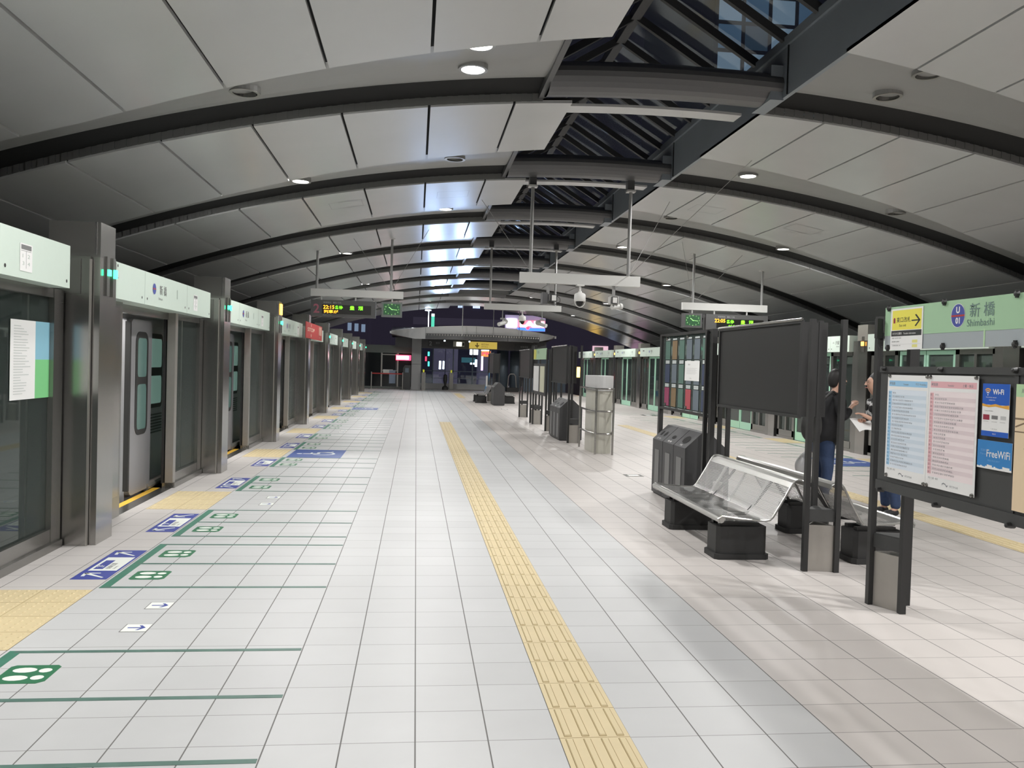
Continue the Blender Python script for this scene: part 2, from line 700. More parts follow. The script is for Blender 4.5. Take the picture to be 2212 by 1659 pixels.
# end panels filling the rooflight slot near the far end
b = MB()
for y in RIBY[-2:]:
    y2 = min(y+2.2, ROOF_END-0.1)
    for i in range(n):
        p, q = EL+(ER-EL)*i/n, EL+(ER-EL)*(i+1)/n
        b.quad((p, y, A(p)), (q, y, A(q)), (q, y2, A(q)), (p, y2, A(p)))
struct(b, 'ceiling', [M_panel])

# ---- rooflight: rafters and glass
RX, RZ, EZ = 2.62, 5.98, 5.18
b = MB()
y = -7.5
while y < YE-0.3:
    b.bar((RX, y, RZ), (ER+0.02, y, EZ), 0.09, 0.06, up=(0, 1, 0))
    b.bar((RX, y, RZ), (1.30, y, EZ), 0.09, 0.06, up=(0, 1, 0))
    y += 0.78
b.bar((RX, -8, RZ), (RX, YE, RZ), 0.12, 0.12)
struct(b, 'trim_%d' % k, [M_char]); k += 1
b = MB()
b.quad((RX, -8, RZ+0.08), (ER+0.05, -8, EZ+0.08), (ER+0.05, YE, EZ+0.08), (RX, YE, RZ+0.08))
b.quad((RX, -8, RZ+0.08), (1.28, -8, EZ+0.08), (1.28, YE, EZ+0.08), (RX, YE, RZ+0.08))
struct(b, 'window_1', [M_gsky])

# roof edge over the tracks and parapets
M_conc = mat('parapet_concrete', (0.16, 0.16, 0.155), rough=0.8, noise=0.2, nscale=3)
M_dark = mat('track_dark', (0.035, 0.036, 0.04), rough=0.8, noise=0.2, nscale=1)
b = MB()
b.box(-6.9, -6.8, -10, 46, -1.4, 3.0)
struct(b, 'wall_left', [M_dark])
b = MB()
b.box(12.6, 12.8, -10, 27, -1.4, 3.0, 1)
b.box(12.6, 12.8, 27, 70, -1.4, 0.95)
b.box(12.5, 12.6, -10, 27, 0.62, 0.80)
b.box(12.5, 12.6, -10, 27, 1.15, 1.45)
b.box(12.5, 12.6, -10, 27, 1.75, 1.95)
struct(b, 'wall_right', [M_conc, M_dark])
b = MB()
b.box(-6.9, -2.80, -10, 46, -1.4, -1.2)
b.box(8.72, 12.7, -10, 70, -1.4, -1.2)
b.box(-2.90, -2.80, -10, 46, -1.2, -0.02)
b.box(8.72, 8.82, -10, 46, -1.2, -0.02)
b.box(-7, 14, -10.2, -10, -1.4, 5.2)
struct(b, 'trim_%d' % k, [M_dark]); k += 1
for x in (10.6, 11.4):
    t = MB(); t.box(x-0.2, x+0.2, -10, 60, -1.2, -0.75)
    single(t, 'guideway_beam', M_conc, 'concrete running beam of the empty right-hand track, %s the parapet' % ('further from' if x < 11 else 'closest to'), 'guideway', (x, 20, -1.2))

for x, y, lab in ((-1.25, 14.6, 'square access hatch outline in the ceiling left of centre, third bay'), (0.55, 14.6, 'access hatch outline in the ceiling above the third downlight'),
                  (5.15, 14.8, 'access hatch outline in the ceiling right of the rooflight'), (7.0, 14.8, 'access hatch outline in the ceiling at far right, third bay')):
    m = MB()
    w2, g = 0.27, 0.006
    for (x0, x1, ya, yb) in ((x-w2, x+w2, y-w2, y-w2+g*2), (x-w2, x+w2, y+w2-g*2, y+w2), (x-w2, x-w2+g, y-w2, y+w2), (x+w2-g, x+w2, y-w2, y+w2)):
        m.quad((x0, ya, A(x0)-0.002), (x1, ya, A(x1)-0.002), (x1, yb, A(x1)-0.002), (x0, yb, A(x0)-0.002))
    single(m, 'access_hatch', [M_rib], lab, 'hatch', (x, y, A(x)))
# ================================================================== platform screens
def pillar_left():
    t = thing('screen_pillar', '', 'pillar', (-2.77, 7.06, 0), 'steel pillars between the screen doors on the left', world=False)
    m = MB()
    m.box(-0.16, 0.17, 0.0, 0.34, 0, 2.32)
    m.box(0.17, 0.235, 0.03, 0.39, 0, 2.32)
    m.box(0.165, 0.178, -0.004, 0.02, 0, 2.3, 1)
    m.build('shaft', [M_steel, M_steel_l], t)
    m = MB()
    m.box(-0.16, 0.235, 0.03, 0.36, 2.32, 2.60)
    m.box(0.20, 0.207, 0.020, 0.03, 2.34, 2.60, 1)
    m.build('cap', [M_steel_d, M_chrome], t)
    m = MB()
    m.box(-0.165, 0.10, -0.01, 0.0, 2.02, 2.30)
    m.build('service_cover', [M_steel_d], t)
    m = MB()
    m.box(0.235, 0.250, 0.14, 0.20, 2.02, 2.34)
    m.box(0.235, 0.252, 0.27, 0.33, 2.02, 2.34)
    m.box(0.250, 0.266, 0.145, 0.195, 2.185, 2.235, 1)
    m.box(0.252, 0.270, 0.275, 0.325, 2.175, 2.245, 1)
    pieces(m, 'signal_lamp', [M_steel_d, M_ledgrn], t)
    return t


P0 = pillar_left()
P0['label'] = 'brushed steel screen pillar with green lamp, nearest on the left platform edge'
NL = 9
for k in range(1, NL):
    lb = 'brushed steel screen pillar, %s from the camera along the left platform edge' % ORD[k]
    if k == 2:
        lb += ', orange light on its cap'
    dup(P0, (-2.77, 7.06+4.4*k, 0), lb)
m = MB(); m.box(-2.535, -2.52, 16.02, 16.22, 2.36, 2.56)
single(m, 'warning_lamp', [M_ledora], 'orange lamp glowing on the third steel pillar cap on the left', 'lamp', (-2.53, 16.1, 2.36))


def screen_left(full=True):
    t = thing('platform_screen', '', 'platform screen door', (-2.79, 0, 0), 'screen door bays along the left platform edge', world=False)
    # y is measured from the front of the pillar that opens the bay
    m = MB()
    m.box(-0.16, 0.145, 0.42, 4.12, 2.04, 2.362)
    m.box(0.1452, 0.1458, 1.50, 1.507, 2.045, 2.36, 1)
    m.box(0.1452, 0.1458, 3.02, 3.027, 2.045, 2.36, 1)
    for y, z in ((1.42, 2.10), (1.58, 2.10), (2.94, 2.10), (3.10, 2.10), (4.06, 2.09), (0.75, 2.33)):
        m.disc((0.1462, y, z), 0.014, 'x', 8, 2)
    m.build('header', [M_mint, M_mintd, M_ink], t)
    m = MB()
    x = 0.147
    m.text('汐留 ←', (x, 0.52, 2.19), (0, 1, 0), (0, 0, 1), 0.075, 0, bold=0.004)
    m.text('Shiodome', (x, 0.52, 2.155), (0, 1, 0), (0, 0, 1), 0.02, 0)
    m.build('direction_name', [M_inkg], t)
    m = MB()
    m.text('新 橋', (x, 1.98, 2.17), (0, 1, 0), (0, 0, 1), 0.10, 0, bold=0.004)
    m.text('Shimbashi', (x, 1.94, 2.115), (0, 1, 0), (0, 0, 1), 0.025, 0)
    m.build('station_name', [M_inkg], t)
    m = MB()
    m.disc((x, 1.80, 2.215), 0.055, 'x', 18, 1)
    m.box(x, x+0.001, 1.75, 1.85, 2.21, 2.222, 2)
    m.build('line_roundel', [M_inkg, M_blue, M_red], t)
    m = MB()
    m.box(x-0.0005, x, 2.60, 2.63, 2.17, 2.27, 0)
    m.build('key_slot', [M_mintd], t)
    m = MB()
    # small notice
    m.box(x, x+0.0006, 3.30, 3.48, 2.09, 2.275, 3)
    m.box(x+0.0006, x+0.001, 3.315, 3.465, 2.235, 2.267, 0)
    m.box(x+0.0006, x+0.001, 3.388, 3.392, 2.11, 2.225, 0)
    m.box(x+0.0006, x+0.001, 3.315, 3.465, 2.225, 2.228, 0)
    m.text('1  2', (x+0.001, 3.335, 2.18), (0, 1, 0), (0, 0, 1), 0.025, 4, w=0.11)
    m.text('3  4', (x+0.001, 3.335, 2.13), (0, 1, 0), (0, 0, 1), 0.025, 4, w=0.11)
    m.build('notice_sticker', [M_inkg, M_blue, M_red, M_paper, M_mintd], t)
    # closed steel panel before the opening
    m = MB()
    m.box(-0.08, 0.0, 0.40, 1.33, 0, 2.04)
    m.box(0.0, 0.004, 0.46, 1.27, 0.20, 1.98, 1)
    m.build('side_panel', [M_steel_d, M_steel], t)
    # fixed glazed panel
    m = MB()
    y0, y1 = 3.11, 4.38
    m.box(-0.09, 0.0, y0, y0+0.10, 0, 2.04, 1)
    m.box(-0.09, 0.0, y1-0.17, y1, 0, 2.04)
    m.box(-0.09, -0.005, y0+0.10, y1-0.17, 0, 0.17)
    m.box(-0.12, 0.02, y0+0.0, y1, 0.0, 0.06)
    m.box(-0.09, -0.005, y0+0.10, y1-0.17, 1.97, 2.04)
    fr = m.build('glazed_panel', [M_steel_d, M_steel_l], t)
    m = MB()
    m.box(-0.05, -0.04, y0+0.10, y1-0.17, 0.17, 1.97)
    m.build('glass', [M_glass], fr)
    # open sliding leaf parked behind the glass
    m = MB()
    m.box(-0.135, -0.105, 3.12, 3.18, 0.05, 2.0, 1)
    m.box(-0.135, -0.105, 3.98, 4.05, 0.05, 2.0, 0)
    m.box(-0.135, -0.105, 3.18, 3.98, 0.05, 0.16, 0)
    m.build('sliding_leaf', [M_door, M_black], t)
    m = MB()
    m.box(-0.16, -0.08, 1.33, 3.11, 1.96, 2.04)
    m.box(-0.14, -0.01, 1.33, 3.11, -0.02, 0.001)
    m.box(-0.22, -0.14, 1.33, 3.11, -0.06, 0.002, 1)
    pieces(m, 'sill', [M_steel_d, M_sill], t)
    return t


S0 = screen_left()
S0.location = (-2.79, 7.06, 0)
S0['label'] = 'left screen door bay, nearest full one, silver train door and yellow sill visible inside'
for k in range(1, NL-1):
    dup(S0, (-2.79, 7.06+4.4*k, 0), 'left screen door bay with mint header, %s from the camera, open to the train' % ORD[k])
dup(S0, (-2.79, 7.06-4.4, 0), 'left screen door bay cut off by the photo edge, notice sheet on its mint header')
m = MB()
x = -2.822
m.box(x-0.002, x, 6.24, 6.90, 1.20, 1.775, 0)
m.box(x, x+0.001, 6.63, 6.90, 1.49, 1.775, 1)
m.box(x, x+0.001, 6.63, 6.90, 1.20, 1.49, 2)
random.seed(3)
for i in range(26):
    m.box(x+0.001, x+0.0015, 6.29, 6.29+random.uniform(0.1, 0.26), 1.24+i*0.0195, 1.246+i*0.0195, 3)
M_pblue = mat('poster_blue', (0.25, 0.50, 0.62), 0.5)
M_pgreen = mat('poster_green', (0.20, 0.58, 0.24), 0.5)
M_pline = mat('poster_text_grey', (0.55, 0.58, 0.56), 0.6)
single(m, 'poster', [M_paper, M_pblue, M_pgreen, M_pline], 'white, blue and green sheet poster stuck on the nearest left glass panel', 'poster', (x, 6.6, 1.2))
# red stop banner between two pillars
m = MB()
m.box(-2.50, -2.485, 19.38, 22.6, 2.03, 2.40)
m.text('STOP', (-2.483, 19.65, 2.19), (0, 1, 0), (0, 0, 1), 0.09, 1, w=1.3, bold=0.02)
m.disc((-2.483, 20.3, 2.10), 0.05, 'x', 12, 1, ry=0.04)
m.disc((-2.483, 20.3, 2.34), 0.04, 'x', 12, 1, ry=0.04)
for i in range(4):
    m.box(-2.483, -2.482, 21.9+0.15*i, 21.98+0.15*i, 2.16, 2.37, 1)
m.text('☞', (-2.483, 22.0, 2.07), (0, 1, 0), (0, 0, 1), 0.05, 1)
single(m, 'stop_banner', [M_red, mat('banner_cream', (0.75, 0.5, 0.38), 0.6)], 'red banner lettered STOP over the fourth pillar on the left', 'banner', (-2.5, 21, 2.03))

# ---- train standing on the left
TX = -3.10
M_train = mat('train_silver', (0.40, 0.40, 0.42), rough=0.38, metal=0.55, noise=0.06, nscale=4)
M_tin = mat('train_interior_white', (0.75, 0.76, 0.74), rough=0.5)
M_twin = mat('train_window', (0.14, 0.24, 0.22), rough=0.12)
M_ttube = emat('train_lamp_tube', (1.0, 0.98, 0.93), 10.0)
M_troof = mat('train_roof_dark', (0.03, 0.03, 0.032), rough=0.7)
tr = thing('train', 'silver train standing behind the left screen doors, lit inside', 'train', (TX, 4, -0.1), world=True)
NT = 8
DY = [9.06-0.02+4.4*k for k in range(-1, NT)]      # doorway centres
m = MB()
ends = [2.0]+[d for d in DY]+[44.6]
segs = []
prev = 1.0
for d in DY:
    segs.append((prev, d-0.42)); prev = d+0.42
segs.append((prev, 44.0))
for a, b2 in segs:
    m.box(TX-0.06, TX, a, b2, -0.15, 2.35)
for d in DY:
    m.box(TX-0.06, TX, d-0.42, d+0.42, 1.93, 2.35)
m.box(TX-2.42, TX-2.36, 1.0, 44.0, -0.15, 2.35)
m.build('body', [M_train], tr)
m = MB()
m.prism([(TX, 2.35), (TX-0.35, 2.60), (TX-2.1, 2.60), (TX-2.4, 2.35)], 1.0, 44.0, 'xz')
m.build('roof', [M_troof], tr)
m = MB()
m.box(TX-2.36, TX-0.06, 1.0, 44.0, -0.1, 0.0)
m.box(TX-2.36, TX-0.06, 1.0, 44.0, 2.2, 2.25)
m.box(TX-2.36, TX-2.34, 1.0, 44.0, 0.0, 0.8)
for a, b2 in segs:
    m.box(TX-0.5, TX-0.07, a+0.1, b2-0.1, 0.25, 0.45)
m.build('interior', [M_tin], tr)
m = MB()
for i in range(10):
    m.box(TX-0.75, TX-0.63, 1.5+4.4*i, 4.6+4.4*i, 2.17, 2.2)
pieces(m, 'interior_lamp', [M_ttube], tr)


def rrect(y0, y1, z0, z1, r, n=5):
    pts = []
    for (cy, cz, a0) in ((y1-r, z1-r, 0), (y0+r, z1-r, 90), (y0+r, z0+r, 180), (y1-r, z0+r, 270)):
        for i in range(n+1):
            a = math.radians(a0+90*i/n)
            pts.append((cy+r*cos(a), cz+r*sin(a)))
    return pts


for d in DY:
    # plug door slid to the far side
    lf = MB()
    y0, y1 = d+0.34, d+1.06
    lf.prism(rrect(y0, y1, 0.02, 1.93, 0.10), TX+0.02, TX+0.07, 'yz', 0)
    lf.box(TX+0.02, TX+0.072, y0-0.03, y0+0.012, 0.08, 1.90, 1)
    L_ = lf.build('door_leaf', [M_train, M_black], tr)
    g = MB()
    g.prism(rrect(y0+0.16, y1-0.14, 0.66, 1.80, 0.12), TX+0.068, TX+0.075, 'yz', 1)
    g.prism(rrect(y0+0.22, y1-0.20, 1.30, 1.73, 0.05), TX+0.075, TX+0.077, 'yz', 0)
    g.prism(rrect(y0+0.22, y1-0.20, 0.72, 1.22, 0.05), TX+0.075, TX+0.077, 'yz', 0)
    g.build('door_window', [M_twin, M_black], L_)
    wn = MB()
    wn.prism(rrect(y1+0.06, y1+0.62, 0.92, 1.80, 0.07), TX, TX+0.012, 'yz', 1)
    wn.prism(rrect(y1+0.10, y1+0.58, 1.40, 1.74, 0.04), TX+0.012, TX+0.014, 'yz', 0)
    wn.prism(rrect(y1+0.10, y1+0.58, 0.97, 1.30, 0.04), TX+0.012, TX+0.014, 'yz', 0)
    wn.build('window', [mat('train_window_lit', (0.35, 0.55, 0.50), 0.2, emit=0.12, ecol=(0.5, 0.8, 0.7)), M_black], tr)
    lv = MB()
    for i in range(7):
        lv.box(TX, TX+0.012, y1+0.10, y1+0.62, 0.62+0.035*i, 0.635+0.035*i)
    lv.build('louvre', [M_char], tr)
    st = MB()
    st.tube([(TX+0.05, y1-0.1, 0.03), (TX+0.06, y1+0.2, 0.05), (TX+0.06, y1+0.9, 0.06)], 0.045, 10)
    st.build('step_bumper', [M_steel_l], tr)
for d in DY[2::2]:
    m = MB()
    m.box(TX+0.0, TX+0.03, d-0.75, d-0.55, 1.80, 1.86)
    m.build('door_lamp', [M_ledred], tr)
for d in DY:
    la = bpy.data.lights.new('train_light', 'AREA')
    la.energy = 34
    la.shape = 'RECTANGLE'
    la.size, la.size_y = 0.5, 2.2
    la.color = (1.0, 0.97, 0.92)
    lo = bpy.data.objects.new('train_light', la)
    COL.objects.link(lo)
    lo.parent = tr
    lo.location = (-0.55, d-tr.location[1], 2.05-tr.location[2])

# ---- right-hand side
PR = [7.12+4.13*k for k in range(9)]


def pillar_right():
    t = thing('screen_pillar', '', 'pillar', (8.66, 0, 0), 'steel pillars between the screen doors on the right', world=False)
    m = MB()
    m.box(0.0, 0.34, 0.0, 0.34, 0, 2.22)
    m.box(0.0, 0.10, 0.34, 0.52, 0, 2.22, 1)
    m.build('shaft', [M_steel, M_steel_d], t)
    m = MB()
    m.box(-0.01, 0.36, -0.01, 0.36, 2.22, 2.53)
    m.build('cap', [M_steel_l], t)
    m = MB()
    m.box(-0.012, 0.0, 0.1, 0.2, 2.0, 2.3)
    m.box(-0.035, -0.012, 0.115, 0.185, 2.12, 2.20, 1)
    m.build('signal_lamp', [M_steel_d, M_ledora], t)
    return t


R0 = pillar_right()
R0.location = (8.66, PR[0], 0)
R0['label'] = 'brushed steel screen pillar, nearest on the right platform edge'
for k in range(1, len(PR)):
    dup(R0, (8.66, PR[k], 0), 'brushed steel screen pillar, %s from the camera along the right platform edge' % ORD[k])

M_shutter = mat('grille_dark', (0.05, 0.055, 0.055), 0.5)


def screen_right():
    t = thing('platform_screen', '', 'platform screen door', (8.66, 0, 0), 'closed screen door bays along the right platform edge', world=False)
    m = MB()
    m.box(-0.06, 0.28, 0.58, 4.02, 2.01, 2.335)
    m.box(-0.0608, -0.06, 1.35, 1.357, 2.015, 2.33, 1)
    m.box(-0.0608, -0.06, 3.1, 3.107, 2.015, 2.33, 1)
    for y in (1.30, 1.42, 3.05, 3.18, 3.95, 0.66):
        m.disc((-0.0615, y, 2.07), 0.014, 'x', 8, 2)
    m.build('header', [M_mint, M_mintd, M_ink], t)
    m = MB()
    x = -0.062
    m.text('新 橋', (x, 2.55, 2.15), (0, -1, 0), (0, 0, 1), 0.10, 0, bold=0.004)
    m.text('Shimbashi', (x, 2.55, 2.10), (0, -1, 0), (0, 0, 1), 0.025, 0)
    m.build('station_name', [M_inkg], t)
    m = MB()
    m.disc((x, 2.72, 2.19), 0.05, 'x', 18, 0)
    m.build('line_roundel', [M_blue], t)
    m = MB()
    m.text('← 汐留', (x, 1.25, 2.16), (0, -1, 0), (0, 0, 1), 0.08, 0, bold=0.004)
    m.text('Shiodome', (x, 1.1, 2.11), (0, -1, 0), (0, 0, 1), 0.022, 0)
    m.build('direction_name', [M_inkg], t)
    m = MB()
    m.box(x-0.0006, x, 3.4, 3.62, 2.20, 2.25, 0)
    m.build('notice_sticker', [M_inkg], t)
    for s in (0, 1):
        # glazed side panels with steel frames
        y0, y1 = ((0.535, 1.52), (3.16, 4.06))[s]
        m = MB()
        m.box(0.05, 0.14, y0, y0+0.10, 0, 2.01)
        m.box(0.05, 0.14, y1-0.10, y1, 0, 2.01)
        m.box(0.05, 0.14, y0, y1, 0, 0.20)
        m.box(0.04, 0.10, y0, y1, 0.0, 0.06)
        m.box(0.05, 0.14, y0, y1, 1.93, 2.01)
        m.box(0.05, 0.13, (y0+y1)/2-0.03, (y0+y1)/2+0.03, 0.20, 1.93)
        p = m.build('glazed_panel', [M_steel_d], t)
        m = MB()
        m.box(0.09, 0.10, y0+0.10, y1-0.10, 0.20, 1.93)
        m.build('glass', [M_glass], p)
        # sliding leaves
        y0, y1 = ((1.55, 2.33), (2.35, 3.13))[s]
        m = MB()
        m.box(0.07, 0.11, y0, y0+0.055, 0.01, 2.0)
        m.box(0.07, 0.11, y1-0.055, y1, 0.01, 2.0)
        m.box(0.07, 0.11, y0, y1, 0.01, 0.20)
        m.box(0.07, 0.11, y0, y1, 1.93, 2.0)
        p = m.build('sliding_leaf', [M_door], t)
        m = MB()
        m.box(0.085, 0.092, y0+0.055, y1-0.055, 0.20, 1.93)
        m.build('glass', [M_glass], p)
    return t


Q0 = screen_right()
Q0.location = (8.66, PR[0], 0)
Q0['label'] = 'closed right screen door bay with pale green leaves, seen between station sign and timetable board'
for k in range(1, len(PR)-1):
    dup(Q0, (8.66, PR[k], 0), 'closed screen door bay with pale green leaves, %s from the camera on the right' % ORD[k])
dup(Q0, (8.66, PR[-1], 0), 'closed screen door bay furthest away on the right platform edge')
# ================================================================== ceiling downlights
def downlight(lit, drop=0.10):
    t = thing('downlight', '', 'ceiling light', (0, 0, 0), None, world=False)
    m = MB()
    m.lathe([(0.150, 0.16), (0.150, 0.0), (0.150, -0.004), (0.118, -0.004), (0.118, 0.0)], n=24)
    m.smooth = False
    m.build('housing', [M_band], t)
    m = MB()
    if lit:
        m.lathe([(0.118, 0.006), (0.001, 0.004)], n=24)
        m.build('lamp', [M_led], t)
        sp = bpy.data.lights.new('lamp_light', 'SPOT')
        sp.energy = LAMP_W
        sp.spot_size = math.radians(174)
        sp.spot_blend = 0.45
        sp.shadow_soft_size = 0.10
        sp.color = (1.0, 0.985, 0.965)
        lo = bpy.data.objects.new('lamp_light', sp)
        COL.objects.link(lo)
        lo.parent = t
        lo.location = (0, 0, -0.03)
    else:
        m.lathe([(0.116, -0.002), (0.110, 0.10), (0.001, 0.12)], n=20)
        m.cyl((0, 0, 0.10), (0, 0, 0.04), 0.03, n=10)
        m.build('reflector', [M_steel_d], t)
        m = MB()
        m.lathe([(0.150, -0.006), (0.118, -0.006), (0.118, 0.002), (0.150, 0.002), (0.150, -0.006)], n=24)
        m.build('trim_ring', [M_steel_l], t)
    return t


LIT = downlight(True)
OFF = downlight(False)
first = {True: LIT, False: OFF}
BRIGHT = None


def put_light(x, y, lit, label):
    z = A(x)+0.045
    src = first[lit]
    loc = (x, y, z)
    if not src.get('label'):
        src.location = loc
        src['label'] = label
        src['group'] = 'ceiling downlights'
        return src
    r = dup(src, loc, label)
    if lit and x > 3:
        global BRIGHT
        for c in bpy.data.objects:
            if c.parent == r and c.type == 'LIGHT':
                if BRIGHT is None:
                    BRIGHT = c.data.copy()
                    BRIGHT.energy *= 1.4
                c.data = BRIGHT
    return r


dl = [
    (0.49, 8.51, True, 'bright downlight above the top centre trough, fully seen, close to another lit one'),
    (0.51, 7.86, True, 'bright downlight half hidden behind the panel edge at top centre'),
    (-1.74, 8.57, False, 'unlit round downlight at upper left on the nearest trough'),
    (-1.75, 12.65, True, 'lit downlight left of centre on the second trough'),
    (0.48, 12.26, False, 'unlit downlight in the second trough near the rooflight'),
    (0.48, 16.28, True, 'lit downlight in the third trough just left of the rooflight'),
    (-1.75, 20.86, True, 'lit downlight over the left departure sign, fourth trough'),
    (4.96, 12.42, True, 'brightest downlight on the right side, second trough'),
    (7.52, 12.67, False, 'unlit downlight in the second trough at far right'),
    (4.95, 7.86, False, 'unlit downlight at upper right partly behind a panel edge'),
    (4.94, 8.56, False, 'unlit round downlight fully seen at upper right'),
    (4.98, 20.40, True, 'lit downlight right of the rooflight, fourth trough'),
    (7.56, 16.88, True, 'lit downlight at right on the third trough'),
    (4.93, 16.21, False, 'unlit downlight in the third trough right of the rooflight'),
    (7.58, 25.19, True, 'lit downlight on the right, fifth trough'),
    (7.57, 33.4, True, 'small lit downlight far right beside the hanging box camera'),
    (7.74, 41.5, True, 'furthest lit downlight, beside the neon sign on the right'),
    (0.50, 24.5, True, 'lit downlight hidden among the far troughs left of the rooflight'),
    (-1.76, 28.9, True, 'lit downlight far away on the left, sixth trough'),
    (5.0, 28.5, True, 'lit downlight far away on the right, sixth trough'),
    (0.50, 32.7, True, 'lit downlight over the far platform end, left of centre'),
    (5.0, 36.7, True, 'lit downlight over the far platform end, right of centre'),
    (-1.75, 37.0, True, 'lit downlight nearest the left end wall'),
    (0.50, 40.9, True, 'lit downlight last before the entrance canopy'),
    (-1.75, 4.5, True, 'lit downlight overhead just outside the top left of the photo'),
    (4.96, 4.3, True, 'lit downlight overhead just outside the top right of the photo'),
    (4.96, 0.2, True, 'downlight added to brighten the right floor, overhead right, level with the camera'),  # unseen extra lamp, added to lift the right floor
    (7.56, 4.4, True, 'downlight added to brighten the right floor, overhead out of view'),  # another unseen lamp added for the dim right foreground
    (0.50, 0.25, True, 'lit downlight above the camera'),
    (7.56, 0.6, True, 'lit downlight right of the camera'),
    (-1.75, -3.7, True, 'lit downlight behind the camera, left'),
    (4.96, -3.9, True, 'lit downlight behind the camera, right'),
]
for d in dl:
    put_light(*d)

# ================================================================== tactile paving and floor markings
H = 0.004


def bar_paving(name, x0, x1, y0, y1, label, coarse=False):
    m = MB()
    m.box(x0, x1, y0, y1, 0.0, 0.003, 0)
    n = int(round((y1-y0)/0.3))
    for k in range(n):
        ya = y0+0.3*k
        for i in range(4):
            xc = x0+(x1-x0)*(i+0.5)/4
            if not coarse:
                m.box(xc-0.0165, xc+0.0165, ya+0.012, ya+0.288, 0.003, 0.0034, 1)
            w2 = 0.0115
            a, c = ya+0.016, ya+0.284
            z0, z1 = 0.0034, 0.0082
            vs = [(xc-w2-.003, a, z0), (xc+w2+.003, a, z0), (xc+w2+.003, c, z0), (xc-w2-.003, c, z0), (xc-w2, a+.004, z1), (xc+w2, a+.004, z1), (xc+w2, c-.004, z1), (xc-w2, c-.004, z1)]
            m.add(vs, [(4, 5, 6, 7), (0, 1, 5, 4), (1, 2, 6, 5), (2, 3, 7, 6), (3, 0, 4, 7)], 0)
        m.box(x0, x1, ya-0.0015, ya+0.0015, 0.003, 0.0033, 1)
    return single(m, name, [M_yel, M_yeld], label, 'tactile paving', ((x0+x1)/2, y0, 0))


X0G = 0.0358
bar_paving('tactile_strip', X0G+0.6, X0G+0.9, 5.2211-0.3*14, 5.2211+0.3*56, 'yellow barred tactile strip running up the middle of the floor')
bar_paving('tactile_strip', 5.45, 5.75, 4.0, 22.3, 'yellow barred tactile strip behind the benches on the right side', True)
bar_paving('tactile_strip', 1.95, 2.25, 37.6, 43.0, 'short yellow tactile strip on the far floor by the entrance', True)


def dot_paving(c, label):
    m = MB()
    x0, x1, y0, y1 = -2.66, X0G-2.1, c-0.58, c+0.58
    m.box(x0, x1, y0, y1, 0, 0.003, 0)
    m.box(x0+0.29, x0+0.293, y0, y1, 0.003, 0.0033, 1)
    for i in range(1, 4):
        m.box(x0, x1, y0+0.29*i, y0+0.29*i+0.003, 0.003, 0.0033, 1)
    if c < 15:
        nx, ny = 10, 20
        for i in range(nx):
            for j in range(ny):
                px, py = x0+(x1-x0)*(i+.5)/nx, y0+(y1-y0)*(j+.5)/ny
                m.cyl((px, py, 0.003), (px, py, 0.0075), 0.013, 0.008, n=6, mi=0)
    return single(m, 'tactile_pad', [M_yel, M_yeld], label, 'tactile paving', (-2.3, c, 0), 'dotted yellow pads at the left doors')


CEN = [5.16, 9.34, 14.02, 18.48, 22.94, 27.4, 31.85, 36.3, 40.7]
for i, c in enumerate(CEN):
    dot_paving(c, 'dotted yellow tactile pad, %s from the camera beside the left doors' % ORD[i])


M_gline = mat('queue_line_worn', (0.085, 0.17, 0.14), rough=0.5, noise=0.35, nscale=9)


def bracket(y0, y1, label):
    """green queue marking: long bar along the doors and three lane lines"""
    m = MB()
    xa, xb, t = -2.045, -0.57, 0.034
    m.box(xa, xa+0.062, y0, y1, 0.0, 0.0016)
    for y in (y0, (y0+y1)/2-t/2, y1-t):
        m.box(xa+0.03, xb, y, y+t, 0.0, 0.0017, 1)
    single(m, 'queue_marking', [M_green, M_gline], label, 'floor marking', (xa, y0, 0), 'green queue lane markings on the left floor')


def footprint(yc, label):
    m = MB()
    x0, x1 = -1.935, -1.70
    h = 0.12
    poly = [(x0, yc-h+0.02), (x0+0.02, yc-h), (x1-0.03, yc-h), (x1, yc-h+0.03), (x1, yc+h-0.02), (x1-0.02, yc+h), (x0+0.02, yc+h), (x0, yc+h-0.02)]
    m.prism(poly, 0.0, 0.0016, 'xy', 0)
    for dy in (-0.052, 0.052):
        m.disc((x0+0.085, yc+dy, 0.0019), 0.056, 'z', 14, 1, ry=0.034)
        m.disc((x0+0.182, yc+dy*0.9, 0.0019), 0.030, 'z', 12, 1, ry=0.029)
    single(m, 'footprint_sticker', [M_fgreen, M_stw], label, 'floor sticker', (-1.82, yc, 0), 'green footprint stickers on the left floor')


